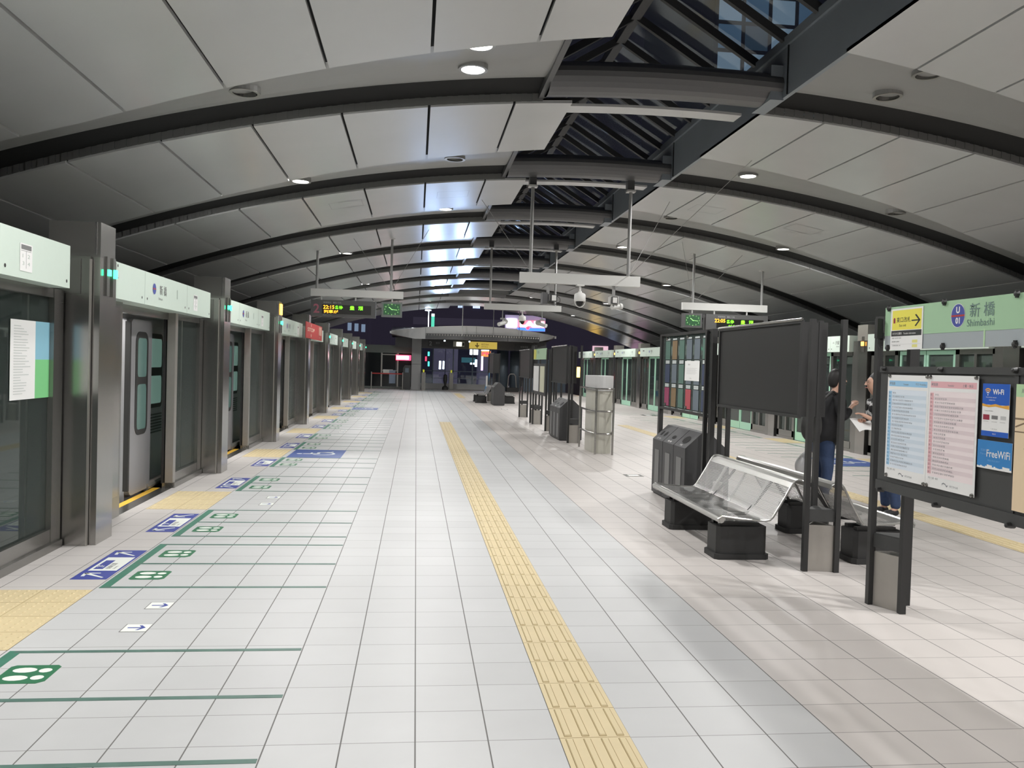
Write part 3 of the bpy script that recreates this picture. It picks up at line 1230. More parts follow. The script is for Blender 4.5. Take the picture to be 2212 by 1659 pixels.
def blue_sticker(y0, y1, near, label):
    m = MB()
    x0, x1 = -2.315, -2.075
    z = 0.0016
    m.box(x0, x1, y0, y1, 0, z, 0)
    L = y1-y0
    m.box(x0+0.03, x1-0.015, y0+L*0.27, y0+L*0.73, z, z+0.0004, 1)
    m.box(x0+0.05, x0+0.115, y0+L*0.32, y0+L*0.62, z+0.0004, z+0.0008, 0)
    m.text('2F', (x0+0.10, y0+L*0.38, z+0.0012), (0, 1, 0), (-1, 0, 0), 0.045, 1)
    m.text('乗車位置', (x0+0.165, y0+L*0.33, z+0.0012), (0, 1, 0), (-1, 0, 0), 0.04, 2)
    m.text('Boarding', (x0+0.20, y0+L*0.33, z+0.0012), (0, 1, 0), (-1, 0, 0), 0.02, 2)
    for yc in (y0+L*0.13, y0+L*0.87):
        # diagonal arrow
        s = 1 if near else -1
        a = Vector((x1-0.04, yc-0.07*s, 0)); bb = Vector((x0+0.045, yc+0.05*s, 0))
        d = (bb-a).normalized()
        n = Vector((-d.y, d.x, 0))
        zz = z+0.0006
        def q(pts):
            m.add([(p.x, p.y, zz) for p in pts], [tuple(range(len(pts)))], 1)
        q([a-n*0.008, a+n*0.008, bb+n*0.016, bb-n*0.016])
        q([bb+Vector((-0.012, 0, 0)), bb+Vector((0.010, 0, 0)), bb+Vector((0.02, -0.085*s, 0)), bb+Vector((-0.004, -0.085*s, 0))])
        q([bb+Vector((0, -0.012*s, 0)), bb+Vector((0, 0.012*s, 0)), bb+Vector((0.10, 0.012*s, 0)), bb+Vector((0.10, -0.006*s, 0))])
    single(m, 'boarding_sticker', [M_blue, M_stw, M_inkg], label, 'floor sticker', (-2.2, y0, 0), 'blue boarding stickers along the left doors')


def arrow_sticker(yc, label):
    m = MB()
    x0, x1, h = -1.605, -1.468, 0.066
    m.box(x0-0.006, x1+0.006, yc-h-0.006, yc+h+0.006, 0, 0.001, 2)
    m.box(x0, x1, yc-h, yc+h, 0.001, 0.0016, 0)
    z = 0.0019
    m.quad((x0+0.02, yc-0.008, z), (x1-0.04, yc-0.008, z), (x1-0.04, yc+0.008, z), (x0+0.02, yc+0.008, z), 1)
    for s in (-1, 1):
        m.add([(x1-0.018, yc, z), (x1-0.040, yc, z), (x1-0.065, yc+0.042*s, z), (x1-0.048, yc+0.042*s, z)], [(0, 1, 2, 3)], 1)
    single(m, 'arrow_sticker', [M_stw, M_blue, M_inkg], label, 'floor sticker', (-1.53, yc, 0), 'small white arrow stickers on the left floor')


nth = 0
for i, c in enumerate(CEN):
    wheel = i in (2, 5)
    for side in (-1, 1):
        a, b2 = (c-1.95, c-0.62) if side < 0 else (c+0.60, c+1.96)
        if i == 0 and side < 0: a, b2 = 3.27, 4.57
        if i == 0 and side > 0: a, b2 = 5.79, 7.14
        if i == 1 and side < 0: a, b2 = 7.44, 8.75
        if i == 1 and side > 0: a, b2 = 9.99, 11.29
        if i == 2 and side < 0: a, b2 = 12.25, 13.45
        w_ = '%s side of the %s left door pad' % ('near' if side < 0 else 'far', ORD[i])
        bracket(a, b2, 'green queue lane marking on the '+w_)
        for q, yy in enumerate((a+0.33*(b2-a)/1.33, a+0.99*(b2-a)/1.33)):
            footprint(yy, 'green footprint sticker, %s lane, %s' % (('nearer', 'further')[q], w_))
        if side < 0:
            blue_sticker(c-1.71, c-0.83, False, 'blue and white boarding sticker, '+w_)
        else:
            blue_sticker(c+0.85, c+1.74, True, 'blue and white boarding sticker, '+w_)
    if i in (0, 1, 3, 4, 6):
        arrow_sticker(c-0.22, 'small white arrow sticker, nearer of two, in front of the %s door pad' % ORD[i])
        arrow_sticker(c+0.22, 'small white arrow sticker, further of two, in front of the %s door pad' % ORD[i])


def wheelchair_mark(x0, x1, y0, y1, label, flip=1):
    m = MB()
    m.box(x0, x1, y0, y1, 0, 0.0018, 0)
    z = 0.0023
    cx, cy = (x0+x1)/2, (y0+y1)/2
    s = min(x1-x0, y1-y0)
    # local: u = up of the figure (towards the doors), v across
    def P(u, v): return (cx-u*s*flip, cy+v*s, z)
    def poly(pts): m.add([P(u, v) for u, v in pts], [tuple(range(len(pts)))], 1)
    poly([(0.34+0.055*cos(t*pi/6), -0.05+0.055*sin(t*pi/6)) for t in range(12)])
    poly([(0.27, -0.09), (0.27, -0.03), (-0.02, 0.01), (-0.02, -0.07)])
    poly([(0.14, -0.04), (0.14, 0.13), (0.10, 0.13), (0.10, -0.04)])
    poly([(0.02, -0.05), (0.02, 0.20), (-0.04, 0.20), (-0.04, -0.05)])
    poly([(0.02, 0.15), (0.0, 0.21), (-0.26, 0.30), (-0.28, 0.25)])
    poly([(-0.25, 0.26), (-0.29, 0.28), (-0.27, 0.36), (-0.23, 0.34)])
    R1, R2 = 0.24, 0.19
    pts = []
    for k in range(16):
        t0, t1 = math.radians(-70-250*k/16), math.radians(-70-250*(k+1)/16)
        f = lambda r, t: (-0.10+r*sin(t-pi/2+pi), -0.02+r*cos(t-pi/2+pi))
        poly([f(R1, t0), f(R1, t1), f(R2, t1), f(R2, t0)])
    single(m, 'wheelchair_marking', [M_wblue, M_stw], label, 'floor marking', (cx, cy, 0), 'blue wheelchair space markings')


wheelchair_mark(-1.99, -1.15, 13.47, 14.64, 'blue wheelchair marking before the third door pad on the left')
wheelchair_mark(-1.99, -1.19, 26.8, 27.95, 'blue wheelchair marking far down the left floor')
wheelchair_mark(7.20, 8.05, 13.45, 14.7, 'blue wheelchair marking on the right floor behind the two people', -1)
m = MB()
m.box(3.04, 3.30, 11.74, 11.98, 0, 0.002, 1); m.box(3.09, 3.25, 11.79, 11.93, 0.002, 0.0026, 0)
single(m, 'floor_hatch', [M_white, M_steel_d], 'small white square hatch in the floor left of the bins', 'hatch', (3.17, 11.86, 0))
m = MB()
m.box(2.98, 3.2, 28.8, 29.2, 0, 0.002, 1); m.box(3.0, 3.18, 28.85, 29.15, 0.002, 0.0026, 0)
single(m, 'floor_hatch', [M_white, M_steel_d], 'small white square hatch in the floor before the far bin', 'hatch', (3.09, 29, 0))
m = MB()
m.box(7.5, 8.0, 26.9, 27.5, 0, 0.002, 1); m.box(7.6, 7.8, 27.0, 27.4, 0.002, 0.0026, 0)
single(m, 'floor_hatch', [M_white, M_steel_d], 'pale square hatch in the right floor left of the glass notice board', 'hatch', (7.75, 27.2, 0))
# queue lanes on the right-hand platform edge
for i, c in enumerate((14.1, 18.3, 22.4, 26.5)):
    for side in (-1, 1):
        a = c+side*1.28-0.62
        m = MB()
        m.box(8.10, 8.16, a, a+1.25, 0, 0.0016)
        for y in (a, a+0.6, a+1.2):
            m.box(6.72, 8.13, y, y+0.034, 0, 0.0017)
        single(m, 'queue_marking', [M_green], 'green queue lane marking on the right floor, %s door, %s side' % (ORD[i], 'near' if side < 0 else 'far'), 'floor marking', (8.1, a, 0), 'green queue lane markings on the right floor')
    m = MB()
    m.box(8.13, 8.66, c-0.58, c+0.58, 0, 0.003)
    single(m, 'tactile_pad', [M_yel], 'yellow tactile pad at the %s door on the right' % ORD[i], 'tactile paving', (8.4, c, 0))
# ================================================================== furniture along the middle of the platform
KX = 3.08


def tri_column(t, pts, top, bolts=True, ped=0.365):
    """three square posts on a steel-clad foot, two gusset plates"""
    for x, y in pts:
        m = MB(); m.box(x-0.02, x+0.02, y-0.02, y+0.02, 0, top)
        m.build('post', [M_black], t)
    cx, cy = sum(p[0] for p in pts)/3, sum(p[1] for p in pts)/3
    q = [(cx+(x-cx)*0.93, cy+(y-cy)*0.93) for x, y in pts]
    m = MB()
    m.prism(q, 0.0, ped, 'xy')
    m.build('foot_cladding', [M_steel_l], t)
    m = MB()
    q = [(cx+(x-cx)*1.0, cy+(y-cy)*1.0) for x, y in pts]
    m.prism(q, ped+0.03, ped+0.035, 'xy')
    m.prism(q, ped+0.12, ped+0.125, 'xy')
    for (a, b) in ((0, 1), (1, 2), (2, 0)):
        (x0, y0), (x1, y1) = q[a], q[b]
        m.bar((x0, y0, ped+0.075), (x1, y1, ped+0.075), 0.008, 0.09)
    m.build('gusset', [M_char], t)


def tri(x, y, ang, side=0.24):
    r = side/sqrt(3)
    return [(x+r*cos(math.radians(ang+120*i)), y+r*sin(math.radians(ang+120*i))) for i in range(3)]


# ---- information board with timetables, nearest
t = thing('information_board', 'black framed information board carrying timetables and wifi notices, at right edge', 'notice board', (3.2, 4.0, 0))
ptsA = [(3.10, 5.36), (3.195, 5.135), (3.345, 5.33)]
tri_column(t, ptsA, 1.95)
tri_column(t, tri(3.22, 2.35, 100), 1.95)
m = MB()
m.box(KX, KX+0.05, 2.1, 5.285, 0.80, 1.615)
m.box(KX-0.012, KX, 2.1, 5.285, 0.80, 0.862)
m.box(KX-0.012, KX, 2.1, 5.285, 1.575, 1.615)
m.box(KX-0.006, KX, 3.99, 4.02, 0.86, 1.575)
m.build('panel', [M_char], t)
m = MB()
for y in (5.22, 4.62, 4.0, 3.4, 2.8):
    for z in (0.80, 1.60):
        m.lathe([(0.001, -0.03), (0.013, -0.026), (0.017, 0.0), (0.017, 0.02)], (KX-0.01, y, z), 10, 0, 'x')
pieces(m, 'clamp', [M_black], t)


def sheet(name, y0, y1, z0, z1, fn, mats, label, cat='poster', x=3.066, grp=None):
    """paper on the track-side face: P(a,b): a 0..1 left to right as read, b 0..1 upward"""
    m = MB()
    W, Hh = abs(y0-y1), z1-z0
    yl = max(y0, y1)
    m.box(x-0.002, x, min(y0, y1), yl, z0, z1, 0)

    def rect(a0, a1, b0, b1, mi, k=1):
        xx = x-0.002-0.0004*k
        m.quad((xx, yl-a0*W, z0+b0*Hh), (xx, yl-a1*W, z0+b0*Hh), (xx, yl-a1*W, z0+b1*Hh), (xx, yl-a0*W, z0+b1*Hh), mi)

    def text(s, a, b, h, mi, k=2, **kw):
        xx = x-0.002-0.0004*k
        m.text(s, (xx, yl-a*W, z0+b*Hh), (0, -1, 0), (0, 0, 1), h*Hh, mi, **kw)

    def poly(pts, mi, k=1):
        xx = x-0.002-0.0004*k
        m.add([(xx, yl-a*W, z0+b*Hh) for a, b in pts], [tuple(range(len(pts)))], mi)
    fn(rect, text, poly)
    return single(m, name, mats, label, cat, (x, (y0+y1)/2, z0), grp)


M_tb = mat('timetable_blue', (0.30, 0.55, 0.78), 0.6)
M_tbl = mat('timetable_pale_blue', (0.70, 0.77, 0.85), 0.6)
M_tbd = mat('timetable_pale_blue_row', (0.60, 0.69, 0.78), 0.6)
M_tp = mat('timetable_pink', (0.74, 0.42, 0.45), 0.6)
M_tpl = mat('timetable_pale_pink', (0.84, 0.74, 0.75), 0.6)
M_tpd = mat('timetable_pale_pink_row', (0.74, 0.63, 0.65), 0.6)
M_tnum = mat('timetable_number_grey', (0.24, 0.25, 0.27), 0.7)


def timetable(title, dest, seed):
    def fn(rect, text, poly):
        rnd = random.Random(seed)
        rect(0.04, 0.96, 0.10, 0.86, 2, 1)
        rect(0.04, 0.97, 0.89, 0.945, 1, 1)
        text(title, 0.06, 0.902, 0.030, 4, bold=0.01)
        text('Timetable', 0.40, 0.905, 0.015, 4)
        text(dest, 0.70, 0.902, 0.026, 4)
        n = 21
        for i in range(n):
            b = 0.845-(i+1)*0.0345
            if i % 2:
                rect(0.04, 0.96, b, b+0.0345, 3, 2)
            rect(0.04, 0.115, b+0.002, b+0.0325, 1, 3)
            text(str((5+i) if i < 19 else (5+i-19)).zfill(2), 0.055, b+0.009, 0.015, 4, 5)
            k = 2 if i == 0 else rnd.randint(6, 13)
            if 3 <= i <= 6: k = rnd.randint(9, 14)
            s = ' '.join(str(v).zfill(2) for v in sorted(rnd.sample(range(60), k)))
            text(s, 0.15, b+0.009, 0.0155, 4, 5, w=None)
        text('平日 土曜・休日', 0.06, 0.075, 0.018, 4)
        poly([(0.36, 0.035), (0.37, 0.05), (0.40, 0.055), (0.43, 0.05), (0.46, 0.03), (0.49, 0.05), (0.455, 0.045), (0.43, 0.06), (0.39, 0.065), (0.36, 0.055)], 4, 2)
        text('ゆりかもめ', 0.52, 0.035, 0.02, 4)
    return fn


sheet('timetable_poster', 5.174, 4.733, 0.897, 1.56, timetable('時刻表', '平日 Weekdays', 1), [M_paper, M_tb, M_tbl, M_tbd, M_tnum], 'pale blue timetable poster on the information board', 'poster')
sheet('timetable_poster', 4.731, 4.283, 0.897, 1.565, timetable('時刻表', '土曜・休日', 2), [M_paper, M_tp, M_tpl, M_tpd, M_tnum], 'pink timetable poster on the information board', 'poster')
m = MB()
for y, z in ((5.15, 1.553), (4.745, 1.553), (4.715, 1.553), (4.30, 1.556), (5.15, 0.91), (4.745, 0.905), (4.715, 0.905), (4.30, 0.905)):
    m.lathe([(0.001, -0.012), (0.010, -0.01), (0.013, 0.0)], (3.064, y, z), 10, 0, 'x')
pieces(m, 'retaining_clip', [M_steel_d], t)


def wifi_tall(rect, text, poly):
    rect(0, 1, 0.60, 1, 1)
    rect(0, 1, 0, 0.10, 1)
    poly([(0, 0.62), (0.25, 0.59), (0.5, 0.62), (0.75, 0.59), (1, 0.61), (1, 0.53), (0.75, 0.55), (0.5, 0.57), (0.25, 0.55), (0, 0.57)], 2, 2)
    for r in (0.26, 0.185, 0.11):
        n = 8
        for k in range(n):
            t0, t1 = math.radians(45+90*k/n), math.radians(45+90*(k+1)/n)
            f = lambda rr, tt: (0.20+rr*0.62*cos(tt)*1.0, 0.79+rr*0.48*sin(tt))
            poly([f(r, t0), f(r, t1), f(r-0.045, t1), f(r-0.045, t0)], 2 if r > 0.12 else 0, 2)
    poly([(0.18, 0.80), (0.22, 0.80), (0.20, 0.76)], 0, 2)
    text('Wi-Fi', 0.38, 0.80, 0.10, 0, 3, bold=0.03)
    text('Free wireless network', 0.14, 0.73, 0.022, 0, 3)
    text('available here', 0.25, 0.68, 0.022, 0, 3)
    text('Connect at the station', 0.1, 0.475, 0.018, 4, 3)
    rect(0.05, 0.29, 0.31, 0.41, 3, 2)
    rect(0.37, 0.60, 0.33, 0.40, 4, 2)
    rect(0.70, 0.90, 0.33, 0.40, 5, 2)
    for a in (0.06, 0.38, 0.68):
        rect(a, a+0.2, 0.275, 0.285, 5, 2)
    text('〜 ゆりかもめ', 0.35, 0.13, 0.025, 4, 3)
    text('Wi-Fi', 0.42, 0.035, 0.03, 0, 3)


M_wb = mat('notice_royal_blue', (0.01, 0.10, 0.50), 0.45)
M_wo = mat('notice_orange', (0.75, 0.38, 0.05), 0.5)
M_wr = mat('notice_dark_red', (0.30, 0.02, 0.05), 0.5)
M_wg = mat('notice_pale_grey', (0.5, 0.5, 0.5), 0.5)
sheet('wifi_notice', 4.246, 4.036, 1.245, 1.527, wifi_tall, [M_paper, M_wb, M_wo, M_wr, M_inkg, M_wg], 'tall blue and white notice reading Wi-Fi on the information board', 'poster')


def wifi_wide(rect, text, poly):
    rect(0, 1, 0, 1, 1)
    text('FreeWiFi', 0.28, 0.42, 0.26, 0, 3, bold=0.01, w=0.18)
    text('TOKYO', 0.10, 0.60, 0.08, 2, 3)
    text('Free area', 0.10, 0.48, 0.07, 2, 3)
    text('FREE Wi-Fi SPOT', 0.32, 0.27, 0.06, 2, 3)
    pts = [(0, 0)]
    rnd = random.Random(4)
    a = 0.0
    while a < 1:
        h = rnd.uniform(0.05, 0.16)
        pts += [(a, h), (min(1, a+0.05), h)]
        a += 0.05
    pts += [(1, 0)]
    for i in range(1, len(pts)-1, 2):
        (a0, h), (a1, _) = pts[i], pts[i+1] if i+1 < len(pts) else pts[i]
        rect(a0, a1, 0.0, h, 0, 2)


M_wl = mat('notice_sky_blue', (0.03, 0.22, 0.55), 0.45)
M_wll = mat('notice_faint_blue', (0.20, 0.40, 0.68), 0.45)
sheet('wifi_notice', 4.27, 4.002, 1.07, 1.222, wifi_wide, [M_paper, M_wl, M_wll], 'wide blue notice reading FreeWiFi on the information board', 'poster')


def area_map(rect, text, poly):
    rect(0, 1, 0.90, 1, 1)
    text('周辺案内図', 0.04, 0.93, 0.035, 3)
    rnd = random.Random(9)
    rect(0, 1, 0.72, 0.735, 2, 1)
    rect(0, 1, 0.62, 0.63, 2, 1)
    for i in range(26):
        a, b = rnd.uniform(0, 0.9), rnd.uniform(0.05, 0.85)
        an = rnd.choice((0.5, 0.5, -1.1, 2.4))
        L = rnd.uniform(0.1, 0.5)
        d = (cos(an)*L, sin(an)*L)
        n = (-sin(an)*0.006, cos(an)*0.006)
        q = [(a+n[0], b+n[1]), (a+d[0]+n[0], b+d[1]+n[1]), (a+d[0]-n[0], b+d[1]-n[1]), (a-n[0], b-n[1])]
        if all(0 < u < 1 and 0 < v < 0.89 for u, v in q):
            poly(q, 2, 1)


M_map = mat('map_cream', (0.78, 0.62, 0.42), 0.6)
M_mapg = mat('map_green', (0.45, 0.66, 0.38), 0.6)
M_mapl = mat('map_brown_line', (0.22, 0.15, 0.09), 0.6)
sheet('area_map', 3.99, 3.0, 0.88, 1.53, area_map, [M_map, M_mapg, M_mapl, M_inkg], 'cream area map with green header cut off by the right photo edge', 'map')

# ---- station name sign
t = thing('station_sign', 'large green station name sign reading Shimbashi U 01 at upper right', 'sign', (3.09, 4.5, 1.7))
m = MB()
m.box(3.075, 3.105, 2.4, 5.25, 1.727, 2.0, 1)
m.box(3.073, 3.075, 2.4, 5.25, 1.815, 2.0, 0)
m.box(3.0725, 3.075, 4.262, 4.272, 1.727, 1.825, 2)
m.build('sign_face', [mat('sign_green', (0.36, 0.56, 0.36), 0.4), mat('sign_grey', (0.36, 0.40, 0.42), 0.4), M_mapg], t)
m = MB()
x = 3.0715
M_sgrey = mat('sign_lettering_grey', (0.14, 0.22, 0.20), 0.5)
m.text('新 橋', (x, 4.395, 1.893), (0, -1, 0), (0, 0, 1), 0.078, 0, w=0.205, bold=0.004)
m.text('Shimbashi', (x, 4.415, 1.842), (0, -1, 0), (0, 0, 1), 0.040, 0, w=0.225)
m.build('station_name', [M_sgrey], t)
m = MB()
m.disc((x+0.0003, 4.497, 1.909), 0.063, 'x', 28, 1, ry=0.069)
m.disc((x, 4.497, 1.909), 0.060, 'x', 28, 0, ry=0.066)
m.box(x-0.0006, x-0.0003, 4.438, 4.556, 1.903, 1.913, 2)
m.text('U', (x-0.0006, 4.497, 1.922), (0, -1, 0), (0, 0, 1), 0.038, 1, align='c', bold=0.04)
m.text('01', (x-0.0006, 4.497, 1.862), (0, -1, 0), (0, 0, 1), 0.036, 1, align='c', bold=0.04)
m.build('number_roundel', [M_blue, M_paper, M_red], t)
m = MB()
for y in (5.20, 4.62, 4.02, 3.4):
    for z in (1.735, 1.995):
        m.lathe([(0.001, -0.02), (0.013, -0.018), (0.016, 0.0)], (3.075, y, z), 10, 0, 'x')
        m.cyl((3.068, y, z-0.02), (3.068, y, z+0.02), 0.010, n=8)
pieces(m, 'clamp', [M_black], t, 2)
m = MB()
for (px_, py_) in ((3.195, 5.135), (3.345, 5.33)):
    m.box(3.105, px_-0.02, py_-0.012, py_+0.012, 1.80, 1.84)
m.box(3.105, 3.205, 2.41, 2.47, 1.80, 1.84)
pieces(m, 'bracket', [M_black], t)


def exit_notice(rect, text, poly):
    rect(0.05, 0.96, 0.48, 0.96, 1)
    rect(0.03, 0.97, 0.33, 0.465, 2)
    text('東口改札', 0.19, 0.66, 0.13, 2, bold=0.004, w=0.155)
    text('East exit', 0.28, 0.56, 0.06, 2, bold=0.005)
    poly([(0.66, 0.675), (0.90, 0.675), (0.90, 0.705), (0.66, 0.705)], 2, 2)
    poly([(0.93, 0.69), (0.88, 0.69), (0.76, 0.82), (0.80, 0.835)], 2, 2)
    poly([(0.93, 0.69), (0.88, 0.69), (0.76, 0.56), (0.80, 0.545)], 2, 2)
    poly([(0.09, 0.65), (0.15, 0.65), (0.15, 0.76), (0.12, 0.79), (0.09, 0.76)], 3, 2)
    text('のりかえ案内', 0.07, 0.365, 0.062, 0, bold=0.003)
    text('Transfer information', 0.42, 0.37, 0.042, 0)
    text('1 銀座線   2 JR山手線   京浜東北', 0.05, 0.265, 0.032, 2)
    text('3 都営浅草線  4 JR東海道', 0.05, 0.18, 0.032, 2)
    text('5 横須賀線 総武線  6 汐留', 0.08, 0.09, 0.028, 2)
    rect(0.70, 0.86, 0.16, 0.23, 4, 1)
    rect(0.70, 0.86, 0.05, 0.12, 4, 1)
    rect(0.04, 0.96, 0.13, 0.135, 5, 1)


sheet('exit_notice', 5.176, 4.827, 1.722, 1.985, exit_notice, [M_paper, mat('notice_yellow', (0.82, 0.74, 0.10), 0.45), M_ink, M_wr, mat('highlight_yellow', (0.75, 0.72, 0.25), 0.5), M_wg], 'yellow, black and white east exit notice stuck on the green station sign', 'sign', x=3.0715)
m = MB()
m.box(3.03, 3.07, 5.265, 5.30, 1.80, 1.93)
m.tube([(3.05, 5.28, 1.80), (3.05, 5.285, 1.76), (3.05, 5.27, 1.73), (3.06, 5.25, 1.745)], 0.003, 6)
single(m, 'microphone', [M_black], 'slim black microphone clamped at the left end of the green station sign', 'microphone', (3.05, 5.28, 1.75))

# ---- boards beyond, each a display on tri-post columns
def display_board(name, ya, yb, label, cols, ang=(95, 95), face=True, thick=0.20, cat='display board', x0=KX):
    t = thing(name, label, cat, ((x0+0.15), (ya+yb)/2, 0))
    for c, a in zip(cols, ang):
        tri_column(t, tri(x0+0.12, c, a), 1.98)
    m = MB()
    m.box(x0, x0+thick, ya, yb, 1.205, 1.965)
    m.box(x0-0.02, x0, ya, yb, 1.19, 1.215)
    m.box(x0-0.02, x0, ya, yb, 1.955, 1.98)
    m.box(x0-0.02, x0, ya, ya+0.03, 1.215, 1.955)
    m.box(x0-0.02, x0, yb-0.03, yb, 1.215, 1.955)
    m.build('casing', [M_black], t)
    m = MB()
    m.box(x0-0.006, x0, ya+0.03, yb-0.03, 1.215, 1.955)
    m.build('screen', [M_screen], t)
    m = MB()
    m.tube([(x0-0.02, ya, 1.985), (x0-0.02, yb, 1.985)], 0.012, 8)
    m.build('top_rail', [M_steel_d], t)
    return t


b1 = display_board('display_board', 6.43, 8.29, 'large blank dark grey display board above the perforated benches', (6.31, 8.62), (200, 180))
# glass poster board beyond it
t = thing('poster_board', 'glass poster board in black frame with grid of leaflets, beside the blank display board', 'notice board', (3.1, 9.3, 0))
m = MB()
for y in (8.52, 10.365):
    m.box(3.07, 3.12, y-0.035, y+0.035, 0, 1.99)
pieces(m, 'post', [M_black], t)
m = MB()
m.box(3.07, 3.12, 8.555, 10.33, 1.965, 1.99)
m.box(3.07, 3.12, 8.555, 10.33, 1.055, 1.085)
pieces(m, 'rail', [M_black], t)
m = MB()
m.box(3.10, 3.104, 8.58, 10.31, 1.09, 1.96)
m.build('glass', [glassmat('leaflet_board_glass', (0.42, 0.52, 0.49), refl=0.12, rough=0.05, veil=0.10)], t)
m = MB()
cols6 = 6
rnd = random.Random(12)
M_lf = [mat('leaflet_white', (0.5, 0.54, 0.54), 0.5), mat('leaflet_green', (0.09, 0.17, 0.14), 0.5), mat('leaflet_navy', (0.035, 0.05, 0.10), 0.5),
        mat('leaflet_magenta', (0.30, 0.05, 0.12), 0.5), mat('leaflet_ochre', (0.22, 0.15, 0.08), 0.5), mat('leaflet_slate', (0.13, 0.16, 0.19), 0.5), mat('leaflet_red', (0.42, 0.07, 0.09), 0.5)]
plan = {0: [1, 4, 1, 5, 5, 1], 1: [2, 5, 1, 5, 5, 2], 2: [3, 4, 1, 6, 5, 2]}
for r in range(3):
    for c in range(6):
        y1 = 10.22-c*0.272
        z1 = 1.90-r*0.285
        kind = plan[r][c]
        m.box(3.094, 3.096, y1-0.185, y1, z1-0.225, z1, kind)
        m.box(3.093, 3.095, y1-0.17, y1-0.015, z1+0.008, z1+0.028, 0)
        m.box(3.093, 3.095, y1-0.17, y1-0.015, z1-0.255, z1-0.237, 0)
pieces(m, 'leaflet', M_lf, t, 3)
m = MB()
for z in (1.12, 1.93):
    for y in (8.60, 9.36, 10.16):
        m.lathe([(0.001, -0.02), (0.016, -0.015), (0.02, 0.0)], (3.094, y, z), 10, 0, 'x')
pieces(m, 'clamp', [M_steel_d, M_black], t)


def note(rect, text, poly):
    text('お知らせ', 0.22, 0.78, 0.08, 1)
    for i in range(6):
        rect(0.12, 0.85 - 0.1*(i % 2), 0.62-i*0.055, 0.635-i*0.055, 2, 1)
    text('ゆりかもめ', 0.35, 0.1, 0.05, 1)


sheet('paper_notice', 9.43, 8.93, 1.43, 1.655, note, [M_paper, M_inkg, M_wg], 'white paper notice taped on the glass poster board', 'poster', x=3.09)

display_board('display_board', 17.0, 18.9, 'blank dark display board behind the second group of bins, scratched face', (16.82, 19.1), (95, 95))
display_board('display_board', 22.65, 24.95, 'blank dark display board furthest left of the standing boards, mid platform', (22.5, 24.9), (95, 95))
display_board('display_board', 32.5, 34.5, 'far dark display board behind the distant bin', (32.8, 35.1), (95, 95), x0=3.0)

# far information board with green name sign
t = thing('information_board', 'distant information board with two pale sheets and a small green sign above', 'notice board', (3.2, 21, 0))
tri_column(t, tri(3.20, 19.8, 95), 1.95)
tri_column(t, tri(3.20, 22.0, 95), 1.6)
m = MB(); m.box(KX, KX+0.05, 19.9, 22.0, 0.82, 1.60); m.build('panel', [M_char], t)
m = MB()
m.box(KX-0.006, KX, 20.98, 21.9, 0.90, 1.54)
m.box(KX-0.006, KX, 20.05, 20.75, 0.90, 1.54, 1)
pieces(m, 'sheet', [M_paper, mat('sheet_cream', (0.66, 0.66, 0.50), 0.6)], t)
t = thing('station_sign', 'small distant green station sign with yellow notice on its left end', 'sign', (3.09, 21, 1.7))
m = MB()
m.box(3.075, 3.105, 19.93, 21.95, 1.705, 1.975)
m.box(3.06, 3.075, 21.5, 21.85, 1.72, 1.96, 1)
m.text('新橋 U01', (3.0745, 21.3, 1.85), (0, -1, 0), (0, 0, 1), 0.08, 2)
m.build('sign_face', [mat('sign_green_pale', (0.45, 0.66, 0.45), 0.4), mat('notice_yellow_dim', (0.7, 0.66, 0.15), 0.5), M_sgrey], t)

# ---- benches
def perforated(sg):
    m, nt, b = nmat('perforated_steel')
    nb = NB(nt)
    N, L = nt.nodes, nt.links
    tc = N.new('ShaderNodeTexCoord')
    sp = N.new('ShaderNodeSeparateXYZ')
    L.new(tc.outputs['Object'], sp.inputs[0])
    P_ = 0.0205
    v = nb.m('DIVIDE', nb.m('ADD', nb.m('ADD', nb.m('MULTIPLY', sp.outputs[0], -float(sg)), sp.outputs[2]), 5.0), P_*0.93)
    row = nb.m('FLOOR', v)
    odd = nb.m('MULTIPLY', nb.m('MODULO', nb.m('ABSOLUTE', row), 2.0), 0.5)
    u = nb.m('ADD', nb.m('DIVIDE', nb.m('ADD', sp.outputs[1], 10.0), P_), odd)
    fu = nb.m('SUBTRACT', nb.m('FRACT', u), 0.5)
    fv = nb.m('SUBTRACT', nb.m('FRACT', v), 0.5)
    d = nb.m('SQRT', nb.m('ADD', nb.m('MULTIPLY', fu, fu), nb.m('MULTIPLY', fv, fv)))
    hole = nb.m('LESS_THAN', d, 0.31)
    # blank strips at the joints between the pressed plates
    s = nb.m('FRACT', nb.m('DIVIDE', sp.outputs[1], 0.5))
    e = nb.m('MINIMUM', s, nb.m('SUBTRACT', 1.0, s))
    hole = nb.m('MULTIPLY', hole, nb.m('GREATER_THAN', e, 0.045))
    b.inputs['Base Color'].default_value = (0.40, 0.40, 0.39, 1)
    b.inputs['Metallic'].default_value = 0.85
    b.inputs['Roughness'].default_value = 0.38
    tr_ = N.new('ShaderNodeBsdfTransparent')
    mx = N.new('ShaderNodeMixShader')
    L.new(hole, mx.inputs[0])
    L.new(b.outputs[0], mx.inputs[1])
    L.new(tr_.outputs[0], mx.inputs[2])
    o = [n for n in N if n.type == 'OUTPUT_MATERIAL'][0]
    L.new(mx.outputs[0], o.inputs[0])
    return m


M_perf = {-1: perforated(-1), 1: perforated(1)}
M_bsteel = mat('bench_steel', (0.52, 0.52, 0.50), rough=0.28, metal=0.85)
M_bbase = mat('bench_base_black', (0.028, 0.028, 0.028), rough=0.6, noise=0.1)


